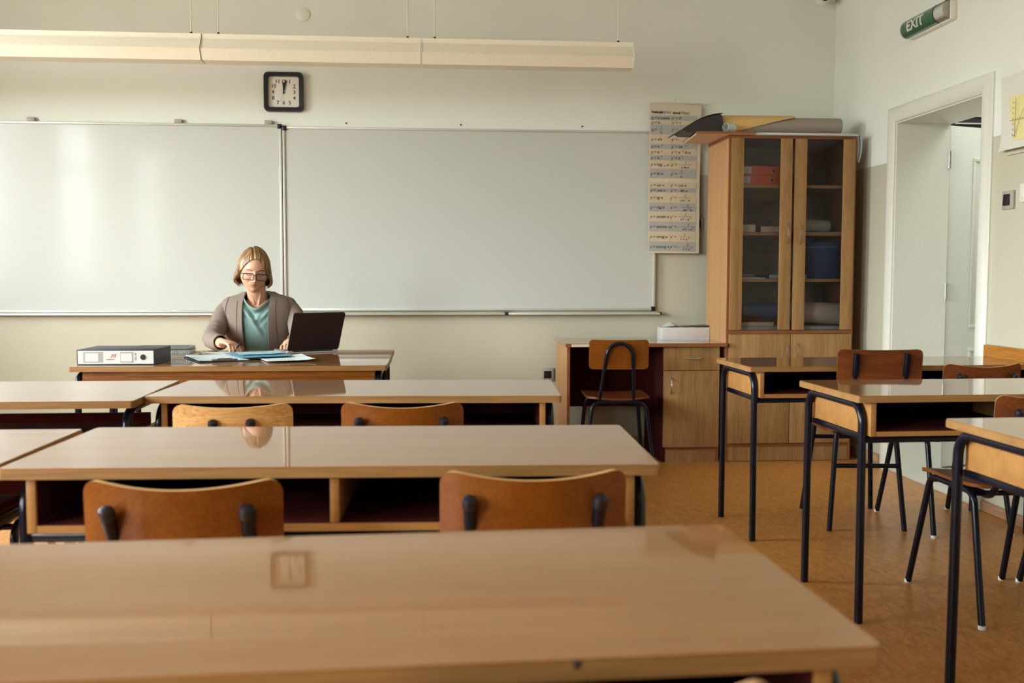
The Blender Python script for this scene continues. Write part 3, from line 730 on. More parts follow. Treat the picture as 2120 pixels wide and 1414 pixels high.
for (x0, x1, hx) in ((CX0+.015, XM-.008, XM-.035), (XM+.008, CX1-.015, XM+.045)):
    z0, z1 = .797, CZ-q-.001; s = .072
    mb = MB()
    mb.box(x0, x0+s, cb_yf, cb_yf+.018, z0, z1, .001); mb.box(x1-s, x1, cb_yf, cb_yf+.018, z0, z1, .001)
    d = part('glass_door', 'cab', mb)
    part('glass_pane', 'glass', MB().box(x0+s+.0005, x1-s-.0005, cb_yf+.007, cb_yf+.011, z0+.001, z1-.001), d)
    handle(cb, hx, cb_yf, 1.31, 1.43)
for (x0, x1, hx) in ((CX0+.015, XM-.002, XM-.030), (XM+.002, CX1-.015, XM+.040)):
    part('lower_door', 'cab', MB().box(x0, x1, cb_yf, cb_yf+.018, .113, .770, .001)); handle(cb, hx, cb_yf, .615, .715)

# ------------------------------------------------------------------ things inside the cabinet
def binder(label, x0, x1, y0, y1, z0, h, mat_, group=None, tilt=0, name='ring_binder', hx=.075, sides=False):
    t = thing(name, label, 'binder', ((x0+x1)/2, (y0+y1)/2, z0), 0, group)
    X, Y = (x1-x0)/2, (y1-y0)/2
    mb = MB(); mb.box(-X, X, -Y, Y, 0, .004, .001); mb.box(-X, X, -Y, Y, h-.004, h, .001); mb.box(-X, X, -Y, -Y+.004, .0035, h-.0035)
    if sides: mb.box(X-.004, X, -Y+.0045, Y, .0035, h-.0035); mb.box(-X, -X+.004, -Y+.0045, Y, .0035, h-.0035)
    mb.build('cover', mat_, t)
    MB().box(-X+.006, X-.012, -Y+.02, Y-.01, .0045, h*.75).build('paper_block', M['paper'], t)
    MB().lathe([(.0001, 0), (.0110, 0), (.0110, .0022), (.0001, .0022)], 20, T=TR(X-hx, -Y-.0003, h/2) @ FACE_Y).build('finger_hole', M['plastic_black'], t)
    MB().tube([(X-hx+.0120*math.cos(2*PI*k/24), -Y-.0014, h/2+.0120*math.sin(2*PI*k/24)) for k in range(24)], .0014, 6, closed=True).build('hole_ring', M['metal'], t)
    return t, X, Y
GB = 'orange ring binders stacked in the cabinet'
for k, (z, dx, lb) in enumerate(((1.6645, 0, 'orange ring binder behind cabinet glass, lower of two'), (1.7205, .008, 'orange ring binder behind cabinet glass, upper of two'))):
    t, X, Y = binder(lb, 1.80+dx, 2.125+dx, 5.965, 6.24, z, .055, M['orange'], GB)
    MB().box(-X+.035, -X+.115, -Y-.0016, -Y-.0002, .008, .047, T=RY(math.radians(1.5))).build('spine_label', M['white_print'], t)
    mb = MB(); mb.text('R', .022, TR(-X+.082, -Y-.0018, .022) @ FACE_Y, shear=.3); mb.box(-X+.075, -X+.105, -Y-.0022, -Y-.0017, .014, .0155); mb.build('scribble', M['ink'], t, flat=True)
def roll(name, label, cat, p0, p1, r, mat_, inner=None, group=None):
    p0, p1 = Vector(p0), Vector(p1); d = (p1-p0); L = d.length
    t = thing(name, label, cat, p0, 0, group)
    R_ = d.to_track_quat('Z', 'Y').to_matrix().to_4x4()
    def spi(u, v):
        a = u*2*PI*1.6; rr = r*(1-.12*u); return (rr*math.cos(a), rr*math.sin(a), v*L)
    MB().grid(spi, 56, 3, thick=.0012, T=R_).build('rolled_sheet', mat_, t); return t
roll('paper_roll', 'grey-green paper roll standing behind right cabinet glass, on middle shelf', 'paper roll', (2.28, 6.06, 1.425), (2.45, 6.10, 1.425), .040, mat('green_grey_paper', srgb(190, 196, 170), .7))
roll('poster_roll', 'thick cream paper roll on the lowest glazed shelf, right side', 'paper roll', (2.20, 6.12, .90), (2.52, 6.06, .885), .068, M['paper_old'])
roll('poster_roll', 'dark blue roll on the lowest glazed shelf, left side', 'paper roll', (1.93, 6.13, .905), (2.15, 6.09, .900), .052, M['blue_dark'])
def slab(name, label, cat, x0, x1, y0, y1, z0, z1, mat_, rz=0, group=None, page=None, bev=.0015):
    t = thing(name, label, cat, ((x0+x1)/2, (y0+y1)/2, z0), rz, group); X, Y, H_ = (x1-x0)/2, (y1-y0)/2, z1-z0
    if page:
        mb = MB(); c = min(.002, H_*.2); mb.box(-X, X, -Y, Y, 0, c); mb.box(-X, X, -Y, Y, H_-c, H_); mb.box(-X, -X+c, -Y, Y, c, H_-c); mb.build('cover', mat_, t)
        MB().box(-X+c, X-.003, -Y+.003, Y-.003, c, H_-c).build('pages', page, t)
    else:
        rnd = random.Random(int(x0*1000)); 
        def f(u, v): return ((u-.5)*2*X, (v-.5)*2*Y, H_*.5+.0015*math.sin(u*7+v*3+x0*9))
        MB().grid(f, 14, 10, thick=max(.0008, H_*.6)).build('sheet', mat_, t)
    return t
GP = 'papers and folders lying in the tall cabinet'
slab('folder', 'brown folder at the bottom of the left glazed bay', 'folder', 1.82, 2.10, 5.97, 6.25, .794, .812, M['paper'], .05, GP, M['paper'])
slab('book', 'brown book lying on papers in the left bottom bay', 'book', 1.80, 2.09, 5.975, 6.24, .8125, .842, mat('brown_cover', srgb(120, 88, 70), .5), -.06, GP, M['paper_old'])
slab('folder', 'flat grey cardboard folder under the cream roll', 'folder', 2.17, 2.51, 5.975, 6.26, .794, .814, M['paper_old'], .04, GP, M['paper'])
slab('book', 'dark red book on the second shelf, left bay', 'book', 1.82, 1.96, 5.97, 6.2, 1.3815, 1.43, mat('dark_red_cover', srgb(110, 30, 50), .5), 0, GP, M['paper_old'])
slab('book', 'dark folded cloth-bound book beside dark red one', 'book', 1.975, 2.15, 5.98, 6.2, 1.3815, 1.42, M['navy'], .1, GP, M['paper_old'])
slab('paper_sheet', 'loose papers under the green-grey roll', 'paper', 2.18, 2.50, 5.97, 6.00, 1.3815, 1.387, M['paper'], .0, GP)
slab('paper_stack', 'crumpled papers on the third shelf, left bay', 'paper', 1.85, 2.02, 5.99, 6.17, 1.1025, 1.118, M['paper'], .15, GP)
slab('paper_stack', 'pale folded papers atop the crumpled papers', 'paper', 1.83, 1.98, 6.03, 6.22, 1.121, 1.137, M['label_grey'], -.12, GP)
slab('folder', 'dark folder on the third shelf by the door stile', 'folder', 2.04, 2.14, 5.98, 6.2, 1.1025, 1.13, M['dark_sheet'], .05, GP, M['paper'])
slab('box', 'small white box on the third shelf, right bay', 'box', 2.17, 2.29, 5.99, 6.12, 1.1025, 1.128, M['paper'], 0, GP, M['paper'])
tb_ = thing('storage_box', 'dark blue file box standing on the third shelf, right bay', 'box', (2.42, 6.12, 1.1025), -.2)
MB().box(-.10, .08, -.11, .11, 0, .225, .003).build('box_body', M['blue_dark'], tb_)
MB().box(-.102, .082, -.112, .112, .19, .195, .001).build('elastic_band', M['blue'], tb_)

# ------------------------------------------------------------------ on top of the cabinet
hb = thing('hardboard_sheet', 'brown-edged hardboard overhanging the cabinet top to the left', 'board', (1.85, 6.10, CZ), 0)
MB().prism([(-.285, -.205), (.06, -.235), (.06, .235), (-.245, .24)], .0, .010, bev=.001, m=None).build('panel', M['pink_board'], hb)
MB().prism([(-.285, -.209), (.06, -.239), (.06, -.2355), (-.285, -.2055)], .001, .016).build('front_lip', M['cab_edge'], hb)
pb = thing('white_panel', 'thin white panels lying on the cabinet top, front right', 'board', (2.225, 6.10, CZ), 0)
MB().box(-.31, .315, -.225, .22, .0, .006, .001).build('lower_panel', M['paper'], pb); MB().box(-.30, .300, -.222, .21, .0065, .0125, .001).build('upper_panel', M['paper_old'], pb)
gr = thing('card_roll', 'large grey card roll on top of the cabinet', 'paper roll', (2.12, 6.03, CZ+.013), math.radians(-1))
def gf(u, v):
    a = -PI/2+u*2*PI*1.25; r = .056*(1-.15*u); x = -.37+.73*v
    return (x, math.cos(a)*r*1.25, .0565+math.sin(a)*r)
MB().grid(gf, 60, 6, thick=.0012).build('rolled_sheet', M['greyroll'], gr)
kc = thing('ochre_card', 'ochre card folded over the grey roll', 'card', (2.12, 6.03, CZ+.013), math.radians(-1))
def kf(u, v):
    x = -.385+.46*v; a0 = .25+(1.0-.25)*v; a = PI*.5+.25 - (0)
    th = math.radians(60)+ (math.radians(215-60))*u*(1-.72*v)
    return (x+.0*u, -math.cos(th-PI/2)*0-math.sin(th-math.radians(60))*.075*1.0-.0, .060+.061*math.cos(th-math.radians(60)))
MB().grid(kf, 24, 12, thick=.001).build('folded_card', M['kraft'], kc)
ds = thing('dark_poster', 'dark glossy poster arched over the cabinet left corner', 'poster', (1.85, 6.08, CZ+.0165), 0)
def df(u, v):
    s = (1-u); x = -.12-.245*s; z = .112*(1-s**2.0*.93)-.012*v*(1-s)
    return (x, -.165+.33*v+.03*s, z)
MB().grid(df, 22, 10, thick=.0012).build('arched_sheet', M['dark_sheet'], ds)
pf_ = [(df(u/20, 0)[0], df(u/20, 0)[2]-.004) for u in range(1, 21) if df(u/20, 0)[0] < -.122]+[(-.118, .100), (-.10, .0005)]+[(-.33, .0005)]
MB().prism([(x, max(.0005, z)) for x, z in pf_], .02, .24, T=TR(0, .10, 0) @ FACE_Y).build('arch_fill', M['dark_sheet'], ds)  # solid dark block added to fill the hollow under the arched sheet
MB().grid(lambda u, v: (-.355-.03*u, -.13+.26*v, .003+.012*(1-u)), 6, 6, thick=.001).build('green_corner', M['green_sheet'], ds)
roll('small_roll', 'small white paper roll inside the dark arched poster', 'paper roll', (1.742, 5.905, CZ+.043), (1.80, 5.935, CZ+.043), .026, M['paper'])
st = thing('striped_ribbon', 'pale striped ribbon hanging over the cabinet right corner', 'ribbon', (CX1+.006, 5.97, CZ), 0)
for k, (w0, w1, mm) in enumerate(((0, .40, 'paper'), (.40, .6, 'blue_dark'), (.6, 1, 'paper'))):
    MB().grid(lambda u, v: (.002+.026*(w0+(w1-w0)*u)*(1-.45*v)+.010*math.sin(PI*v), -.030-.012*(w0+(w1-w0)*u), .016-.155*v-.012*(w0+(w1-w0)*u)), 4, 14, thick=.0015).build('ribbon_band', M[mm], st)
MB().box(-.04, .005, -.035, .03, .0145, .018, .0005).build('flap', M['paper'], st)

# ------------------------------------------------------------------ low desk with drawer unit
ld = thing('low_desk', 'low oak desk with drawer and door, left of tall cabinet', 'desk', (1.28, 6.16, 0))
def lp_(nm, m, mb, par=ld): return mb.build(nm, M[m], par, True)
LH = .720; L0, L1, F0, F1 = .795, 1.766, 5.872, 6.455
mb = MB(); mb.prism(rrect(L0, L1, F0+.003, F1, .004), LH-.020, LH, m=M['top']); lp_('worktop', 'top', mb)
lp_('edge_strip', 'cab_edge', MB().box(L0, L1, F0, F0+.004, LH-.021, LH-.0005))
lp_('torn_edge_tape', 'paper_old', MB().box(L0+.035, L0+.145, F0-.001, F0+.0005, LH-.019, LH-.003))
lp_('side_panel', 'cab_side', MB().box(L0+.012, L0+.030, F0+.025, F1-.03, 0, LH-.0205))
lp_('side_edge', 'cab_edge', MB().box(L0+.0122, L0+.0298, F0+.0235, F0+.0252, 0, LH-.021))
lp_('modesty_panel', 'maroon', MB().box(L0+.0302, 1.388, F1-.05, F1-.032, .28, LH-.0205))
lp_('unit_side', 'maroon', MB().box(1.388, 1.406, F0+.05, F1-.03, 0, LH-.0205)); lp_('unit_side', 'cab_edge', MB().box(1.715, 1.733, F0+.05, F1-.03, 0, LH-.0205))
lp_('unit_back', 'maroon', MB().box(1.4065, 1.7145, F1-.05, F1-.032, .05, LH-.0205)); lp_('unit_floor', 'cab_edge', MB().box(1.4065, 1.7145, F0+.05, F1-.0505, .075, .09))
dr = lp_('drawer', 'cab', MB().box(1.390, 1.728, F0+.030, F0+.048, .556, LH-.022, .001)); handle(ld, 1.572, F0+.030, 1.572-.05, 1.572+.05, True) if 0 else None
pts = [(1.522+.1*k/8, F0+.030-math.sin(PI*k/8)*.024+(-.004 if 0 < k < 8 else .004), .628) for k in range(9)]
MB().tube(pts, .0045, 8).build('handle', M['metal'], dr, True)
dd = lp_('door', 'cab', MB().box(1.390, 1.728, F0+.030, F0+.048, .093, .553, .001))
pts = [(1.432, F0+.030-math.sin(PI*k/8)*.024+(-.004 if 0 < k < 8 else .004), .415+.1*k/8) for k in range(9)]
MB().tube(pts, .0045, 8).build('handle', M['metal'], dd, True)
lp_('plinth', 'cab', MB().box(1.4065, 1.7145, F0+.052, F0+.068, 0, .0745))
# open white box with papers
wb_ = thing('cardboard_box', 'open white cardboard box of papers on the low desk', 'box', (1.617, 6.35, LH), math.radians(-1.5))
X, Y, H_ = .150, .085, .074; c = .003
for a in ((-X, X, -Y, -Y+c), (-X, X, Y-c, Y), (-X, -X+c, -Y+c+.001, Y-c), (X-c, X, -Y+c, Y-c)): MB().box(*a, 0.0031, H_, .0005).build('wall', M['boxcard'], wb_)
MB().box(-X, X, -Y, Y, 0, .003).build('base', M['paper'], wb_)
MB().box(-X+c+.002, X-c-.002, -Y+c+.002, Y-c-.002, .0035, .060).build('paper_stack', M['paper'], wb_)
pt = thing('paper_sheet', 'bluish paper peaking out of the white cardboard box', 'paper', (1.54, 6.36, LH+.0705), 0)
MB().grid(lambda u, v: ((u-.5)*.17, (v-.5)*.11, .004+.030*max(0, 1-abs(u-.55)/.36)*(.4+.6*v)), 18, 6, thick=.001).build('sheet', M['paper'], pt)
pt = thing('dark_folder', 'thin dark folder lying across the white cardboard box', 'folder', (1.68, 6.352, LH+.0745), math.radians(-1.5))
MB().grid(lambda u, v: ((u-.5)*.20, (v-.5)*.15, .003+.008*u*u), 10, 4, thick=.0035).build('cover', M['dark_sheet'], pt)

# ------------------------------------------------------------------ things on the teacher's desks
t, X, Y = binder('dark blue ring binder with white spine label, on the teacher desk', -1.470, -1.152, 4.345, 4.60, HT+.0005, .063, M['navy'], hx=.046, sides=True)
t.rotation_euler = (0, 0, math.radians(-.8))
MB().box(-X+.004, X-.004, -Y-.0012, -Y-.0002, .004, .059).build('spine_label', M['white_print'], t)
mb = MB(); yy = -Y-.0016
mb.box(-X+.027, -X+.108, yy, yy+.0004, .009, .054); mb.box(-X+.178, -X+.232, yy, yy+.0004, .009, .054); mb.build('grey_print', M['label_grey'], t, flat=True)
mb = MB(); mb.prism(rrect(-X+.034, -X+.088, .014, .049, .003), 0, .0004, T=TR(0, yy-.0002, 0) @ FACE_Y); mb.prism(rrect(-X+.180, -X+.226, .014, .048, .003), 0, .0004, T=TR(0, yy-.0002, 0) @ FACE_Y)
mb.build('label_window', M['white_print'], t, flat=True)
mb = MB()
mb.text('F5', .022, TR(-X+.137, yy, .030) @ FACE_Y, shear=.5); mb.box(-X+.122, -X+.152, yy-.0003, yy, .021, .0235); mb.box(-X+.147, -X+.160, yy-.0003, yy, .037, .0385)
mb.build('red_scribble', M['red_ink'], t, flat=True)
mb = MB(); mb.text('II', .012, TR(-X+.238, yy, .040) @ FACE_Y); mb.text('OOI', .009, TR(-X+.244, yy, .018) @ FACE_Y @ RZ(PI/2)); mb.build('small_print', M['ink'], t, flat=True)
# notebooks behind the binder
def notebook(label, x0, x1, y0, y1, z0, h, mat_, rz, spiral=False):
    t = slab('notebook', label, 'notebook', x0, x1, y0, y1, z0, z0+h, mat_, rz, 'notebooks stacked behind the blue binder', M['paper'])
    if spiral:
        mb = MB(); Yq = -(y1-y0)/2; n = 26; X = (x1-x0)/2-.01
        for k in range(n):
            cx = -X+2*X*k/(n-1)
            mb.tube([(cx, Yq+.004+.007*math.cos(a), h/2+(h/2+.003)*math.sin(a)) for a in [2*PI*j/10 for j in range(10)]], .0009, 5, closed=True)
        mb.build('spiral_wire', M['plastic_black'], t)
    return t
notebook('tan notebook, lowest of the stack behind the blue binder', -1.34, -1.075, 4.72, 4.90, HT+.0005, .012, M['paper_old'], .14)
notebook('spiral notebook in the middle of the stack behind the binder', -1.36, -1.105, 4.73, 4.91, HT+.0130, .018, M['label_grey'], .06, True)
nb = thing('tablet', 'slim silver tablet topping the notebook stack', 'tablet', (-1.235, 4.84, HT+.0345), math.radians(4))
MB().prism(rrect(-.13, .125, -.08, .08, .012), 0, .010, bev=.003).build('body', M['silver'], nb); MB().prism(rrect(-.12, .115, -.07, .07, .006), .0101, .0106).build('screen', M['plastic_black'], nb)
# papers
def sheet(name, label, cx, cy, rz, w_, l_, z, mat_, curl=.004, group='loose papers spread before the woman', th=.0008):
    t = thing(name, label, 'paper', (cx, cy, z), math.radians(rz), group)
    MB().grid(lambda u, v: ((u-.5)*w_, (v-.5)*l_, .0006+curl*abs(2*v-1)**3*.6+curl*(max(0, u-.6)/.4)**2), 12, 14, thick=th).build('sheet', mat_, t); return t
Z0 = HT+.0008
sheet('paper_sheet', 'white sheet under the hand of the woman', -.975, 4.90, -8, .24, .20, Z0, M['paper'], .002)
t = thing('clipboard', 'dark clipboard with white papers at the left front', 'clipboard', (-.955, 4.615, Z0+.0), math.radians(24))
MB().prism(rrect(-.115, .115, -.165, .155, .008), 0, .003, bev=.0008).build('board', M['navy'], t)
sh = MB().grid(lambda u, v: ((u-.5)*.212, -.155+.297*v, .0048+.004*(1-u)**3+.003*v**4), 10, 12, thick=.0016).build('paper_block', M['paper'], t)
cl_ = MB().box(-.055, .055, -.163, -.140, .0065, .0095, .001).tube([(-.055, -.162, .010), (.055, -.162, .010)], .003, 8).build('metal_clip', M['metal'], t)
MB().tube(fillet([(-.03, -.15, .0105), (-.03, -.178, .015), (.03, -.178, .015), (.03, -.15, .0105)], .012, 5), .0018, 6).build('clip_wire', M['plastic_black'], cl_)
sheet('blue_folder', 'blue plastic folder between clipboard and laptop', -.790, 4.72, 26, .23, .32, Z0+.0095, M['blue'], .0025)
sheet('paper_sheet', 'printed sheet lying on the blue folder', -.79, 4.77, 20, .19, .17, Z0+.0125, mat('blue_grey_paper', srgb(150, 186, 196), .6), .003)
sheet('paper_sheet', 'white folded sheet right of the blue folder', -.640, 4.56, 19, .205, .285, Z0+.0025, M['paper'], .006, th=.0012)
# laptop
lt_ = thing('laptop', 'open dark laptop turned towards the woman', 'laptop', (-.682, 4.900, HT+.001), math.radians(28))
LW = .262
MB().prism(rrect(0, LW, .0, .19, .010), 0, .012, bev=.002).build('base', M['silver'], lt_)
MB().box(.015, LW-.015, .035, .105, .0121, .0135, .0005).build('keyboard', M['plastic_black'], lt_); MB().box(.09, LW-.09, .115, .17, .0121, .0126).build('touchpad', M['label_grey'], lt_)
LTM = TR(0, .0, .012) @ RX(math.radians(90+27))
lid = MB().prism(rrect(0, LW, .002, .208, .010), -.003, .003, T=LTM, bev=.0012).build('lid', M['laptop'], lt_)
MB().prism(rrect(.006, LW-.006, .010, .200, .004), -.0042, -.0031, T=LTM).build('screen', M['plastic_black'], lid)
MB().prism(rrect(-.0012, .0008, .004, .206, .0008, 2), -.0034, .0034, T=LTM).build('rim', M['silver'], lid)
MB().tube([(.03, 0, .012), (LW-.03, 0, .012)], .005, 10).build('hinge', M['plastic_black'], lt_)

# ------------------------------------------------------------------ the woman
HC = Vector((-.906, 5.335, 1.140))                      # head centre
HM = TR(HC) @ RZ(math.radians(13)) @ RX(math.radians(15)) @ RY(math.radians(4))
pe = thing('person', 'woman with blond bob, grey-brown jacket and sage blouse at the desk', 'person', (-.90, 5.50, 0))
def G(x, z, cx, cz, sx, sz): return math.exp(-((x-cx)/sx)**2-((z-cz)/sz)**2)
def head_pt(d):
    a, b, c = .0715, .093, .110
    x, y, z = d.x*a, d.y*b, d.z*c
    if z < -.012:                                        # jaw narrows
        t = (-z-.012)/.098; x *= 1-.29*t**1.9; 
        if y > 0: y *= 1-.50*t
        else: y = y*(1-.02*t)-.010*t*(1-abs(d.x))
    if y < 0:
        fr = min(1, -y/.05)
        ax = abs(x)
        o = 0
        o += .0235*G(x, z, 0, -.027, .0115, .012)+.014*G(x, z, 0, -.010, .0075, .018)+.006*G(x, z, 0, .008, .007, .016)   # nose
        o += .006*G(ax, z, .012, -.032, .006, .007)       # nostril wings
        o += .0045*G(ax, z, .026, .028, .022, .007)       # brow
        o -= .0085*G(ax, z, .030, .006, .016, .012)       # sockets
        o += .0050*G(ax, z, .030, .004, .012, .008)       # lids over eyeballs
        o -= .0016*G(ax, z, .030, -.002, .013, .0016)     # lid line
        o += .0045*G(ax, z, .044, -.024, .018, .016)      # cheeks
        o -= .0030*G(ax, z, .024+(-.03-z)*.45, -.042, .0032, .018)  # smile lines
        zm = z-.0035*(x/.02)**2                            # corners of the mouth turn up
        o += .0050*G(x, zm, 0, -.049, .021, .0050)+.0058*G(x, zm, 0, -.0585, .018, .0048)
        o -= .0046*G(x, zm, 0, -.0540, .027, .0016)
        o -= .0030*G(x, z, 0, -.069, .020, .004)
        o += .0080*G(x, z, 0, -.088, .022, .014)          # chin
        o += .003*G(x, z, 0, .055, .04, .02)
        y = y*.96-o*fr
    return Vector((x, y, z))
BM = MB()
def headgrid(u, v):
    th = PI*(v*.9998+.0001); ph = 2*PI*u+PI/2
    return head_pt(Vector((math.sin(th)*math.cos(ph), math.sin(th)*math.sin(ph), math.cos(th))))
BM.grid(headgrid, 150, 130, closed_u=True, T=HM, capv=True)
for s in (-1, 1):                                        # ears
    def ear(u, v, s=s):
        th = PI*(v*.998+.001); ph = 2*PI*u
        x, y, z = .007*math.sin(th)*math.cos(ph), .017*math.sin(th)*math.sin(ph), .030*math.cos(th)
        return Vector((s*(.0735+.006*(y+.017)/.034)+x-.004*s*math.exp(-(y/.008)**2-(z/.014)**2), y+.010+.12*z, z-.012))
    BM.grid(ear, 24, 18, closed_u=True, T=HM, capv=True)
def loft(mb, rings, n=48, m=None):
    """rings: (cx, cy, cz, a, b)"""
    def f(u, v):
        q = v*(len(rings)-1); i = min(int(q), len(rings)-2); t = q-i
        r = [rings[i][k]*(1-t)+rings[i+1][k]*t for k in range(5)]
        a = 2*PI*u; return (r[0]+r[3]*math.cos(a), r[1]+r[4]*math.sin(a), r[2])
    mb.grid(f, n, (len(rings)-1)*5+1, closed_u=True, m=m, capv=True)
BM.tube([(-.900, 5.435, .95), (-.902, 5.415, 1.00), (-.905, 5.385, 1.045), (-.905, 5.365, 1.09)], [(.062, .058), (.051, .050), (.049, .050), (.052, .055)], 32)
for s in (-1, 1):                                        # neck cords
    BM.tube([(-.900+s*.010, 5.375, .965), (-.902+s*.026, 5.352, 1.03), (-.904+s*.040, 5.36, 1.085)], [.006, .007, .006], 10)
loft(BM, [(-.90, 5.56, .44, .165, .12), (-.90, 5.55, .55, .155, .11), (-.90, 5.52, .66, .135, .095), (-.90, 5.48, .78, .150, .10), (-.90, 5.455, .88, .165, .10), (-.90, 5.445, .94, .165, .085), (-.90, 5.44, .975, .11, .06), (-.90, 5.435, .99, .06, .05)])
def limb(mb, pts, rs, seg=24, m=None):
    P = [Vector(p) for p in pts]; out, ro = [], []
    for i in range(len(P)-1):
        p0, p1, p2, p3 = P[max(0, i-1)], P[i], P[i+1], P[min(len(P)-1, i+2)]
        for k in range(6):
            t = k/6; out.append(.5*((2*p1)+(p2-p0)*t+(2*p0-5*p1+4*p2-p3)*t*t+(3*p1-p0-3*p2+p3)*t**3)); ro.append(rs[i]*(1-t)+rs[i+1]*t)
    out.append(P[-1]); ro.append(rs[-1]); mb.tube(out, ro, seg, m=m)
ARM_R = [(-1.04, 5.435, .93), (-1.105, 5.385, .86), (-1.108, 5.275, .800), (-1.066, 5.14, .790), (-1.012, 5.055, .783)]
ARM_L = [(-.76, 5.435, .93), (-.695, 5.385, .86), (-.668, 5.29, .800), (-.670, 5.20, .792), (-.690, 5.125, .788)]
limb(BM, ARM_R, [.030, .034, .034, .028, .0235]); limb(BM, ARM_L, [.030, .034, .034, .028, .0235])
for s in (-1, 1): limb(BM, [(-.90+s*.09, 5.56, .50), (-.90+s*.10, 5.35, .50), (-.90+s*.10, 5.15, .48), (-.90+s*.10, 5.14, .28), (-.90+s*.10, 5.19, .08), (-.90+s*.10, 5.12, .05)], [.075, .075, .055, .05, .035, .03])
def cap(mb, pts, rs): 
    p = [Vector(q) for q in pts]; e0 = (p[0]-p[1]).normalized(); e1 = (p[-1]-p[-2]).normalized()
    mb.tube([p[0]+e0*rs[0]*.8]+p+[p[-1]+e1*rs[-1]*.45, p[-1]+e1*rs[-1]*.85], [rs[0]*.4]+list(rs)+[rs[-1]*.85, rs[-1]*.45], 14)
def hand_at(W, fwd, side, upv, fingers, thumb, sc=1.0):
    """W wrist; fwd towards fingertips; side towards the thumb; upv back of the hand"""
    W, f, s, u = Vector(W), Vector(fwd).normalized(), Vector(side).normalized(), Vector(upv).normalized()
    P = lambda a, b, c: W+(f*a+s*b+u*c)*sc
    BM.tube([P(-.02, 0, 0), P(.01, .0, 0), P(.035, .002, .003), P(.062, .003, .003), P(.078, .002, .0)], [(.022*sc, .022*sc)]+[(x*sc, y*sc) for x, y in ((.024, .018), (.034, .015), (.038, .013), (.032, .010))], 20) if 0 else None
    def palm(uu, v):
        a = 2*PI*uu; L = -.015+.093*v
        wd = .022+.018*math.sin(min(1, v*1.25)*PI/2)-(.006*(v-.85)/.15 if v > .85 else 0); th = .0165-.004*v
        return P(L, wd*math.cos(a)+.002, th*math.sin(a)+.004*math.sin(PI*v))
    BM.grid(palm, 24, 14, closed_u=True, capv=True)
    for b0, segs, r in fingers:
        pts = [P(.058, b0*.9, .002)]; ang = 0; a, b, c = .058, b0*.9, .002
        for L, bend, spread in segs:
            ang += bend; a += L*math.cos(math.radians(ang)); c -= L*math.sin(math.radians(ang)); b += L*spread
            pts.append(P(a, b, c))
        n = len(pts); cap(BM, pts, [r*sc*(1.08-.09*k) for k in range(n)])
    cap(BM, [P(*q) for q in thumb], [.0115*sc, .0105*sc, .0095*sc, .0085*sc][:len(thumb)])
# right hand (left in the picture): palm down on the sheet, fingers curled round a pen
hand_at((-1.005, 5.045, .790), (.66, -.58, -.14), (.62, .62, -.1), (.10, -.12, 1),
        [(.028, [(.030, 18, .12), (.024, 34, .05), (.019, 22, -.05)], .0085), (.010, [(.034, 22, .05), (.026, 36, .02), (.019, 24, 0)], .0087),
         (-.009, [(.031, 26, -.02), (.024, 38, -.02), (.018, 22, 0)], .0083), (-.027, [(.024, 28, -.1), (.018, 34, -.06), (.015, 20, 0)], .0074)],
        [(.008, .016, -.004), (.030, .038, -.014), (.056, .044, -.022), (.078, .034, -.029)], .92)
# left hand (right in the picture): upright behind the laptop lid, fingers on keys
hand_at((-.690, 5.125, .788), (.05, -1, -.18), (-1, -.05, .05), (0, -.18, 1),
        [(.028, [(.032, 10, .05), (.025, 22, .02), (.018, 22, 0)], .0085), (.010, [(.036, 10, .02), (.027, 24, 0), (.019, 22, 0)], .0087),
         (-.009, [(.033, 14, 0), (.025, 24, 0), (.018, 20, 0)], .0083), (-.027, [(.025, 16, -.06), (.019, 22, -.04), (.015, 18, 0)], .0074)],
        [(.005, .016, -.004), (.028, .036, -.012), (.050, .048, -.018), (.072, .050, -.022)], .92)
# skin, lips tinted where the lips are (object space = head space)
sk, t_, p_ = newmat('skin')
SKIN = srgb(214, 164, 132)
c_ = t_.nodes.new('ShaderNodeTexCoord'); n_ = t_.nodes.new('ShaderNodeTexNoise'); n_.inputs['Scale'].default_value = 38; n_.inputs['Detail'].default_value = 4
t_.links.new(c_.outputs['Object'], n_.inputs['Vector'])
m1 = t_.nodes.new('ShaderNodeMix'); m1.data_type = 'RGBA'; m1.inputs[6].default_value = srgb(204, 148, 116); m1.inputs[7].default_value = srgb(222, 174, 144)
t_.links.new(n_.outputs['Fac'], m1.inputs[0]); prev = m1.outputs[2]
def ell(cen, rad, col, prev):
    mp = t_.nodes.new('ShaderNodeMapping'); mp.inputs['Location'].default_value = [-a/b for a, b in zip(cen, rad)]; mp.inputs['Scale'].default_value = [1/b for b in rad]
    t_.links.new(c_.outputs['Object'], mp.inputs[0]); L = t_.nodes.new('ShaderNodeVectorMath'); L.operation = 'LENGTH'; t_.links.new(mp.outputs[0], L.inputs[0])
    r = t_.nodes.new('ShaderNodeMapRange'); r.inputs[1].default_value = .75; r.inputs[2].default_value = 1.05; r.inputs[3].default_value = .85; r.inputs[4].default_value = 0
    t_.links.new(L.outputs['Value'], r.inputs[0]); m = t_.nodes.new('ShaderNodeMix'); m.data_type = 'RGBA'
    t_.links.new(r.outputs[0], m.inputs[0]); t_.links.new(prev, m.inputs[6]); m.inputs[7].default_value = col; return m.outputs[2]
prev = ell((0, -.10, -.0535), (.0225, .04, .0068), srgb(178, 96, 84), prev)
prev = ell((0, -.10, -.0535), (.021, .04, .0012), srgb(110, 50, 44), prev)
for s in (-1, 1):
    prev = ell((s*.040, -.09, -.026), (.020, .04, .016), srgb(216, 148, 122), prev)
t_.links.new(prev, p_.inputs['Base Color']); p_.inputs['Roughness'].default_value = .5
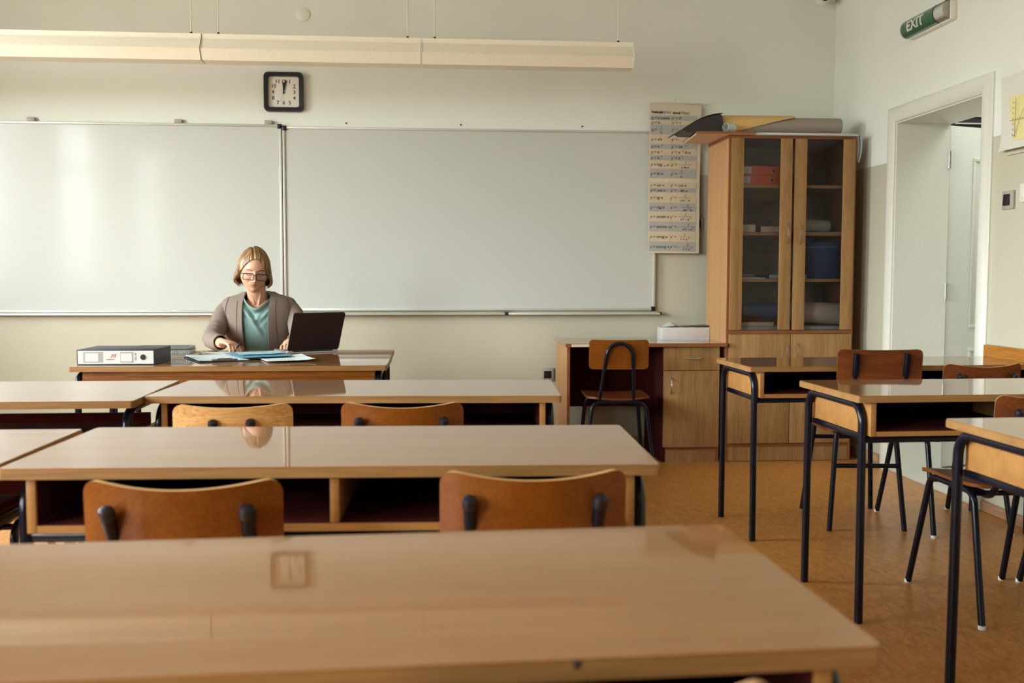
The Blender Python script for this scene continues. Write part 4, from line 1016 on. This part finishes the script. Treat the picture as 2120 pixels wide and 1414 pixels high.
p_.inputs['Subsurface Weight'].default_value = .12; p_.inputs['Subsurface Radius'].default_value = (.01, .004, .002)
PEM = PM[pe.name]
BM.bm.transform(HM.inverted()); body = BM.build('body', sk, None, recalc=True)

body.parent = pe; body.matrix_local = PEM.inverted() @ HM
rm = body.modifiers.new('remesh', 'REMESH'); rm.mode = 'VOXEL'; rm.voxel_size = .0024; rm.use_smooth_shade = True
sm = body.modifiers.new('smooth', 'SMOOTH'); sm.factor = .5; sm.iterations = 2
def pc(nm, m, mb, **k): return mb.build(nm, M[m] if isinstance(m, str) else m, pe, True, **k)
# brows, lashes
mb = MB()
for s in (-1, 1):
    pts = []
    for k in range(9):
        u = k/8; x = s*(.013+.036*u); z = .0235+.005*math.sin(PI*min(1, u*1.15))-.003*u
        yy = min(head_pt(Vector((x/.0715, -math.sqrt(max(.01, 1-(x/.0715)**2-(z/.110)**2)), z/.110))).y, -.05)
        pts.append(HM @ Vector((x, yy+.0004, z)))
    mb.tube(pts, [.0016*math.sin(PI*(k+1)/10)+.0004 for k in range(9)], 6)
pc('eyebrow', 'ply_dark', mb)
mb = MB()
for s in (-1, 1):
    pts = []
    for k in range(9):
        u = k/8; x = s*(.017+.028*u); z = -.0015-.0035*math.sin(PI*u)
        yy = head_pt(Vector((x/.0715, -math.sqrt(max(.01, 1-(x/.0715)**2-(z/.110)**2)), z/.110))).y
        pts.append(HM @ Vector((x, yy-.0006, z)))
    mb.tube(pts, .0011, 6)
pc('eyelash', 'lash', mb)
# hair: parted bob
hm, t_, p_ = newmat('blond_hair')
uvn = t_.nodes.new('ShaderNodeUVMap'); uvn.uv_map = 'strands'
mp = t_.nodes.new('ShaderNodeMapping'); mp.inputs['Scale'].default_value = (90, 1.6, 1); n_ = t_.nodes.new('ShaderNodeTexNoise'); n_.inputs['Scale'].default_value = 1; n_.inputs['Detail'].default_value = 5
t_.links.new(uvn.outputs[0], mp.inputs[0]); t_.links.new(mp.outputs[0], n_.inputs['Vector'])
cr_ = t_.nodes.new('ShaderNodeValToRGB'); cr_.color_ramp.elements[0].position = .36; cr_.color_ramp.elements[0].color = srgb(78, 50, 32)
cr_.color_ramp.elements[1].position = .66; cr_.color_ramp.elements[1].color = srgb(200, 162, 112); e = cr_.color_ramp.elements.new(.5); e.color = srgb(140, 102, 64)
t_.links.new(n_.outputs['Fac'], cr_.inputs[0]); t_.links.new(cr_.outputs[0], p_.inputs['Base Color']); p_.inputs['Roughness'].default_value = .38
bp = t_.nodes.new('ShaderNodeBump'); bp.inputs['Strength'].default_value = .8; bp.inputs['Distance'].default_value = .002
t_.links.new(n_.outputs['Fac'], bp.inputs['Height']); t_.links.new(bp.outputs[0], p_.inputs['Normal'])
def hair_mesh():
    bm = bmesh.new(); uvl = bm.loops.layers.uv.new('strands')
    PART = -.014
    def tipz(az):                                         # az 0 = front, grows to both sides; lower edge of the hair
        a = abs(az)
        lo = -.082+.012*math.cos(a)                       # nape and sides
        k0, k1 = (.62, 1.22) if az < 0 else (.50, 1.12)
        k1 = 1.52 if az < 0 else 1.24
        if a < k1: t = max(0, (a-.10)/(k1-.10)); return .078+(lo-.078)*t**2.1
        return lo
    def prof(z):                                          # outline radius (fraction) against height
        if z > .0: return math.sqrt(max(0, 1-(z/.128)**2))
        return 1.0+.10*math.sin(min(1, -z/.085)*PI*.75)-.10*max(0, (-z-.055)/.03)**2
    nu, nv = 180, 46
    V = []
    for j in range(nv):
        t = j/(nv-1); row = []
        for i in range(nu):
            az = -PI+2*PI*i/nu; s = 1 if az >= 0 else -1; a = abs(az)
            zt = tipz(az); th0 = 0.02; 
            z = .128-(.128-zt)*(1-math.cos(t*PI/2))**(1.0) if t < 1 else zt
            r = prof(z)
            wob = .0022*noise.noise(Vector((az*9, z*9, 1)))+.0012*noise.noise(Vector((az*30, z*6, 4)))
            rx, ry = .083*r, (.098 if a > PI/2 else .101)*r
            x, y = math.sin(az)*rx, -math.cos(az)*ry+.006
            if a < 1.25: y -= .010*max(0, 1-abs(z-.05)/.08)*(1-a/1.25)
            flare = .006*max(0, min(1, (.03-z)/.08))*(1 if a > .5 else .5); x += s*flare
            if z < -.06: x -= s*(-z-.06)*.5; 
            lift = -.009*math.exp(-((x-PART)/.005)**2)*(1 if (y < .05 and z > .05) else 0)
            n_ = Vector((x, y, z)).normalized(); p = Vector((x, y, z))+n_*(wob*2.2+lift)
            if a < 1.3 and z > -.03:                       # the hair hugs the scalp at the hairline
                kf_ = (t**5)*min(1, (1.3-a)/.5)*min(1, (z+.03)/.05); hp = head_pt(n_); p = p.lerp(hp*1.05, .85*kf_)
            row.append(bm.verts.new(p))
        V.append(row)
    for j in range(nv-1):
        for i in range(nu):
            k = (i+1) % nu; f = bm.faces.new((V[j][i], V[j][k], V[j+1][k], V[j+1][i]))
            for l, (uu, vv) in zip(f.loops, ((i/nu, j/nv), ((i+1)/nu, j/nv), ((i+1)/nu, (j+1)/nv), (i/nu, (j+1)/nv))): l[uvl].uv = (uu, vv)
    f = bm.faces.new(V[0][::-1])
    bm.normal_update()
    IV = [[bm.verts.new(v.co*(1-.009/max(.03, v.co.length))) for v in row] for row in V]
    for j in range(nv-1):
        for i in range(nu):
            k = (i+1) % nu; f = bm.faces.new((IV[j][k], IV[j][i], IV[j+1][i], IV[j+1][k]))
            for l in f.loops: l[uvl].uv = (i/nu, j/nv)
    for i in range(nu):
        k = (i+1) % nu; f = bm.faces.new((V[-1][i], V[-1][k], IV[-1][k], IV[-1][i]))
        for l in f.loops: l[uvl].uv = (i/nu, 1)
    bmesh.ops.recalc_face_normals(bm, faces=bm.faces[:])
    # separate locks at the rim and over the ears
    rnd = random.Random(3)
    for q in range(170):
        s = rnd.choice((-1, 1)); a = rnd.uniform(1.2, 3.0)*s; z0 = rnd.uniform(.02, .11); zt = tipz(a)-rnd.uniform(-.004, .010)
        if zt > 0: continue
        pts = []
        for k in range(9):
            u = k/8; z = z0+(zt-z0)*u; r = prof(z); aa = a+.10*s*(1-u)*-1
            x, y = math.sin(aa)*.084*r, -math.cos(aa)*.100*r+.006; x += s*.006*max(0, min(1, (.03-z)/.08))
            if z < -.06: x -= s*(-z-.06)*.5
            pts.append(Vector((x, y, z))*1.012)
        L = [Vector(p) for p in pts]; rings = []; wd = rnd.uniform(.0025, .005); u0 = rnd.random()
        for k, p in enumerate(L):
            tg = (L[min(8, k+1)]-L[max(0, k-1)]).normalized(); n_ = Vector((p.x, p.y, 0)).normalized(); b_ = tg.cross(n_).normalized(); ww = wd*math.sin(PI*(.15+.8*k/8))
            rings.append([bm.verts.new(p+b_*ww*math.cos(c)+n_*ww*.4*math.sin(c)) for c in [2*PI*m/6 for m in range(6)]])
        for k in range(8):
            for m_ in range(6):
                f = bm.faces.new((rings[k][m_], rings[k][(m_+1) % 6], rings[k+1][(m_+1) % 6], rings[k+1][m_]))
                for l in f.loops: l[uvl].uv = (u0+.01*m_, k/8)
    bm.transform(PEM.inverted() @ HM)
    me = bpy.data.meshes.new('hair'); bm.to_mesh(me); bm.free(); me.materials.append(hm)
    for p in me.polygons: p.use_smooth = True
    o = bpy.data.objects.new('hair', me); C.objects.link(o); o.parent = pe; return o
hair_mesh()
# earring
MB()._add(lambda b: bmesh.ops.create_uvsphere(b, u_segments=10, v_segments=8, radius=.0035), T=HM @ TR(-.080, .002, -.046)).build('earring', M['metal'], pe, True)
# jacket
JR = [(-.90, 5.56, .47, .205, .150), (-.90, 5.55, .56, .195, .145), (-.90, 5.52, .66, .172, .128), (-.90, 5.485, .76, .176, .128), (-.90, 5.455, .86, .194, .130),
      (-.90, 5.445, .93, .200, .116), (-.90, 5.442, .970, .197, .094), (-.898, 5.440, .997, .176, .072), (-.898, 5.437, 1.010, .136, .062), (-.898, 5.434, 1.020, .104, .056), (-.898, 5.432, 1.032, .082, .054)]
def ringat(R_, v):
    q = v*(len(R_)-1); i = min(int(q), len(R_)-2); t = q-i
    P0, P1, P2, P3 = R_[max(0, i-1)], R_[i], R_[i+1], R_[min(len(R_)-1, i+2)]
    return [.5*(2*P1[k]+(P2[k]-P0[k])*t+(2*P0[k]-5*P1[k]+4*P2[k]-P3[k])*t*t+(3*P1[k]-P0[k]-3*P2[k]+P3[k])*t**3) for k in range(5)]
def jf(u, v):
    cx, cy, cz, a, b = ringat(JR, v); gapL = .060+.004*v; gapR = .062-.014*(1-v)+.006*v
    aL = math.asin(min(.98, gapL/a)); aR = math.asin(min(.98, gapR/a))
    ph = aR+(2*PI-aL-aR)*u                                 # from right lapel edge round the back to the left one
    e = .90
    sx, cx_ = math.sin(ph), math.cos(ph)
    x = a*math.copysign(abs(sx)**e, sx); y = -b*math.copysign(abs(cx_)**e, cx_)
    w_ = .0035*noise.noise(Vector((ph*2.2, cz*9, 3)))+.0016*math.sin(cz*60+ph*3)*max(0, math.sin(ph*2))
    k = 1+w_/max(a, .05)
    return (cx+x*k, cy+y*k-.006*math.exp(-((u-.0)/.03)**2)-.006*math.exp(-((u-1)/.03)**2), cz)
jm = MB(); jm.grid(jf, 90, 60, thick=.007)
def sleeve(mb, pts, rs):
    P = [Vector(p) for p in pts]; cl = []; rr = []
    for i in range(len(P)-1):
        p0, p1, p2, p3 = P[max(0, i-1)], P[i], P[i+1], P[min(len(P)-1, i+2)]
        for k in range(10):
            t = k/10; cl.append(.5*((2*p1)+(p2-p0)*t+(2*p0-5*p1+4*p2-p3)*t*t+(3*p1-p0-3*p2+p3)*t**3)); rr.append(rs[i]*(1-t)+rs[i+1]*t)
    cl.append(P[-1]); rr.append(rs[-1]); n = len(cl)
    def fn(b):
        rings = []; N = None
        for i in range(n):
            tg = (cl[min(n-1, i+1)]-cl[max(0, i-1)]).normalized(); N = tg.orthogonal().normalized() if N is None else (N-tg*N.dot(tg)).normalized(); Bv = tg.cross(N)
            ring = []
            for k in range(32):
                a = 2*PI*k/32; wv = 1+.055*noise.noise(Vector((math.cos(a)*1.6, i*.42, math.sin(a)*1.6+P[0].x*5)))+.045*math.sin(i*1.15+a*1.3+P[0].x*3)*math.exp(-((i-n*.55)/(n*.22))**2)+.02*math.sin(i*.8-a*2)*(i/n)
                ring.append(b.verts.new(cl[i]+(N*math.cos(a)+Bv*math.sin(a))*rr[i]*wv))
            rings.append(ring)
        for A, D in zip(rings, rings[1:]):
            for k in range(32): b.faces.new((A[k], A[(k+1) % 32], D[(k+1) % 32], D[k]))
        b.faces.new(rings[0])
        bmesh.ops.recalc_face_normals(b, faces=b.faces[:]); bmesh.ops.solidify(b, geom=b.faces[:], thickness=.004)
    mb._add(fn)
sleeve(jm, [(-1.045, 5.443, .962), (-1.082, 5.418, .912), (-1.104, 5.35, .835), (-1.106, 5.255, .797), (-1.070, 5.150, .789), (-1.030, 5.085, .786)], [.044, .050, .050, .049, .044, .038])
sleeve(jm, [(-.755, 5.443, .962), (-.716, 5.418, .912), (-.684, 5.35, .835), (-.664, 5.26, .800), (-.666, 5.20, .792), (-.682, 5.150, .789)], [.044, .050, .050, .047, .042, .038])
pc('jacket', 'jacket', jm, recalc=False)
sm_ = MB()
def jsurf(x_, z_):                                         # front surface of the jacket at (x, z)
    best = min(range(0, 101), key=lambda q: abs(ringat(JR, q/100)[2]-z_)); cx, cy, cz, a, b = ringat(JR, best/100)
    q = min(.985, abs(x_-cx)/a); return cy-b*max(0, 1-q**(2/.9))**(.9/2)-.004
for s in (-1, 1):
    sm_.tube([(-.899+s*(.150+.012*math.sin(PI*k/12)), jsurf(-.899+s*(.150+.012*math.sin(PI*k/12)), 1.000-.14*k/12), 1.000-.14*k/12) for k in range(13)], .0012, 6)
    sm_.tube([(-.899+s*(.098+.006*k/10), jsurf(-.899+s*(.098+.006*k/10), .985-.27*k/10), .985-.27*k/10) for k in range(11)], .0010, 6)
sm_.build('seam', mat('seam_thread', srgb(84, 72, 64), .9), pe, True)
# blouse with cowl neck
BR = [(x, y, z, a-.013, b-.012) for x, y, z, a, b in JR[:-1]]+[(-.90, 5.42, 1.036, .062, .050)]
def bf(u, v):
    ph = 2*PI*u; fr = max(0, math.cos(ph))                 # 1 = front
    vt = 1-.46*fr**5; vv = v*vt
    cx, cy, cz, a, b = ringat(BR, vv)
    x, y = a*math.sin(ph), -b*math.cos(ph)
    xx = x; zc = cz+2.6*xx*xx*-1
    fold = 0
    if fr > .3:
        top = .945; d = cz-1.9*xx*xx*6*.35
        env = fr**2*max(0, min(1, (cz-.70)/.12))
        d = cz-1.15*math.sqrt(xx*xx+.0006)
        fold = .0065*env*math.sin((d-.90)*105)*max(0, min(1, (d-.80)/.08))
        for (ax_, az_, bx_, bz_, dp) in ((-.060, .975, .040, .805, .0060), (.060, .96, -.005, .87, .0040)):
            L_ = math.hypot(bx_-ax_, bz_-az_); tt = ((xx-ax_)*(bx_-ax_)+(cz-az_)*(bz_-az_))/L_**2; dd = ((xx-ax_)*(bz_-az_)-(cz-az_)*(bx_-ax_))/L_
            fold += dp*(math.exp(-((dd-.010)/.012)**2)-math.exp(-((dd+.006)/.009)**2))*max(0, math.sin(PI*min(1, max(0, tt))))**.6
        rim = max(0, (v-.90)/.10); fold += .012*rim*fr
    return (cx+x, cy+y-fold-.004*fr, cz)
pc('blouse', 'blouse', MB().grid(bf, 300, 170, closed_u=True, thick=.003), recalc=False)
# collar fold edges of the cowl rising to the shoulders
for s in (-1, 1):
    pass
# trousers and shoes, under the desk
tm = MB(); loft(tm, [(-.90, 5.56, .42, .17, .14), (-.90, 5.56, .50, .185, .14), (-.90, 5.55, .58, .165, .12)])
for s in (-1, 1): limb(tm, [(-.90+s*.09, 5.58, .51), (-.90+s*.10, 5.35, .515), (-.90+s*.10, 5.13, .50), (-.90+s*.10, 5.13, .28), (-.90+s*.10, 5.18, .10)], [.092, .088, .068, .062, .055])
pc('trousers', 'trousers', tm)
for s in (-1, 1):
    MB().grid(lambda u, v: (-.90+s*.10+(.034+.010*math.sin(PI*v))*math.cos(2*PI*u), 5.215-.245*v, max(.0, .035*(1-.45*v)+.035*(1-.5*v)*math.sin(2*PI*u))+.001), 20, 14, closed_u=True, capv=True).build('shoe', M['shoe'], pe, True)

# her chair
t = chair(-.90, 5.56, 180, 'plywood chair the woman sits on behind the teacher desk', 'chair of the teacher')
# eyeglasses
eg = thing('eyeglasses', 'black-framed eyeglasses worn by the woman', 'glasses', HM.translation, 0)
EP = PM[eg.name]
def gp(nm, m_, mb, par=eg): return mb.build(nm, M[m_], par, True, angle=50)
gy = -.1085
fr_ = MB()
for s in (-1, 1):
    o2 = [(s*.0335+x, z-.003) for x, z in rrect(-.0265, .0265, -.0175, .0165, .007, 5)]
    fr_.tube([HM @ Vector((x, gy+.20*abs(x)**1.9*1.6, z)) for x, z in o2], .0017, 8, closed=True)
    fr_.tube([HM @ Vector((s*.0335+x, gy+.20*abs(s*.0335+x)**1.9*1.6, .0125)) for x in (-.024, -.012, 0, .012, .024)], [(.0022, .0028)]*5, 8)
fr_.tube([HM @ Vector((x, gy-.001, .005+.002*(1-(x/.009)**2))) for x in (-.009, -.004, 0, .004, .009)], .0020, 8)
gp('frame', 'plastic_black', fr_)
for s in (-1, 1):
    MB().prism([(s*.0335+x, z-.003) for x, z in rrect(-.0255, .0255, -.0165, .0155, .006, 5)], -.0006, .0006, T=HM @ TR(0, gy+.0030, 0) @ RZ(s*.07*-1) @ FACE_Y).build('lens', M['lens'], eg, True)
    MB().tube([HM @ Vector(p) for p in ((s*.060, gy+.004, .010), (s*.072, gy+.012, .010), (s*.0815, -.05, .008), (s*.0825, .008, .002), (s*.079, .030, -.014))], [(.0014, .0026)]*5, 8).build('temple', M['plastic_black'], eg, True)
# pen in the right hand
pn = thing('pen', 'black pen held in the right hand of the woman', 'pen', (-.935, 4.985, HT+.006), 0)
MB().tube([(-.012, -.010, .000), (-.006, -.006, .009), (.014, .008, .036), (.018, .011, .044)], [.0012, .0042, .0045, .003], 10).build('barrel', M['plastic_black'], pn)
MB().tube([(-.0045, -.005, .011), (-.001, -.0025, .016)], .0047, 10).build('grip_ring', M['metal'], pn)
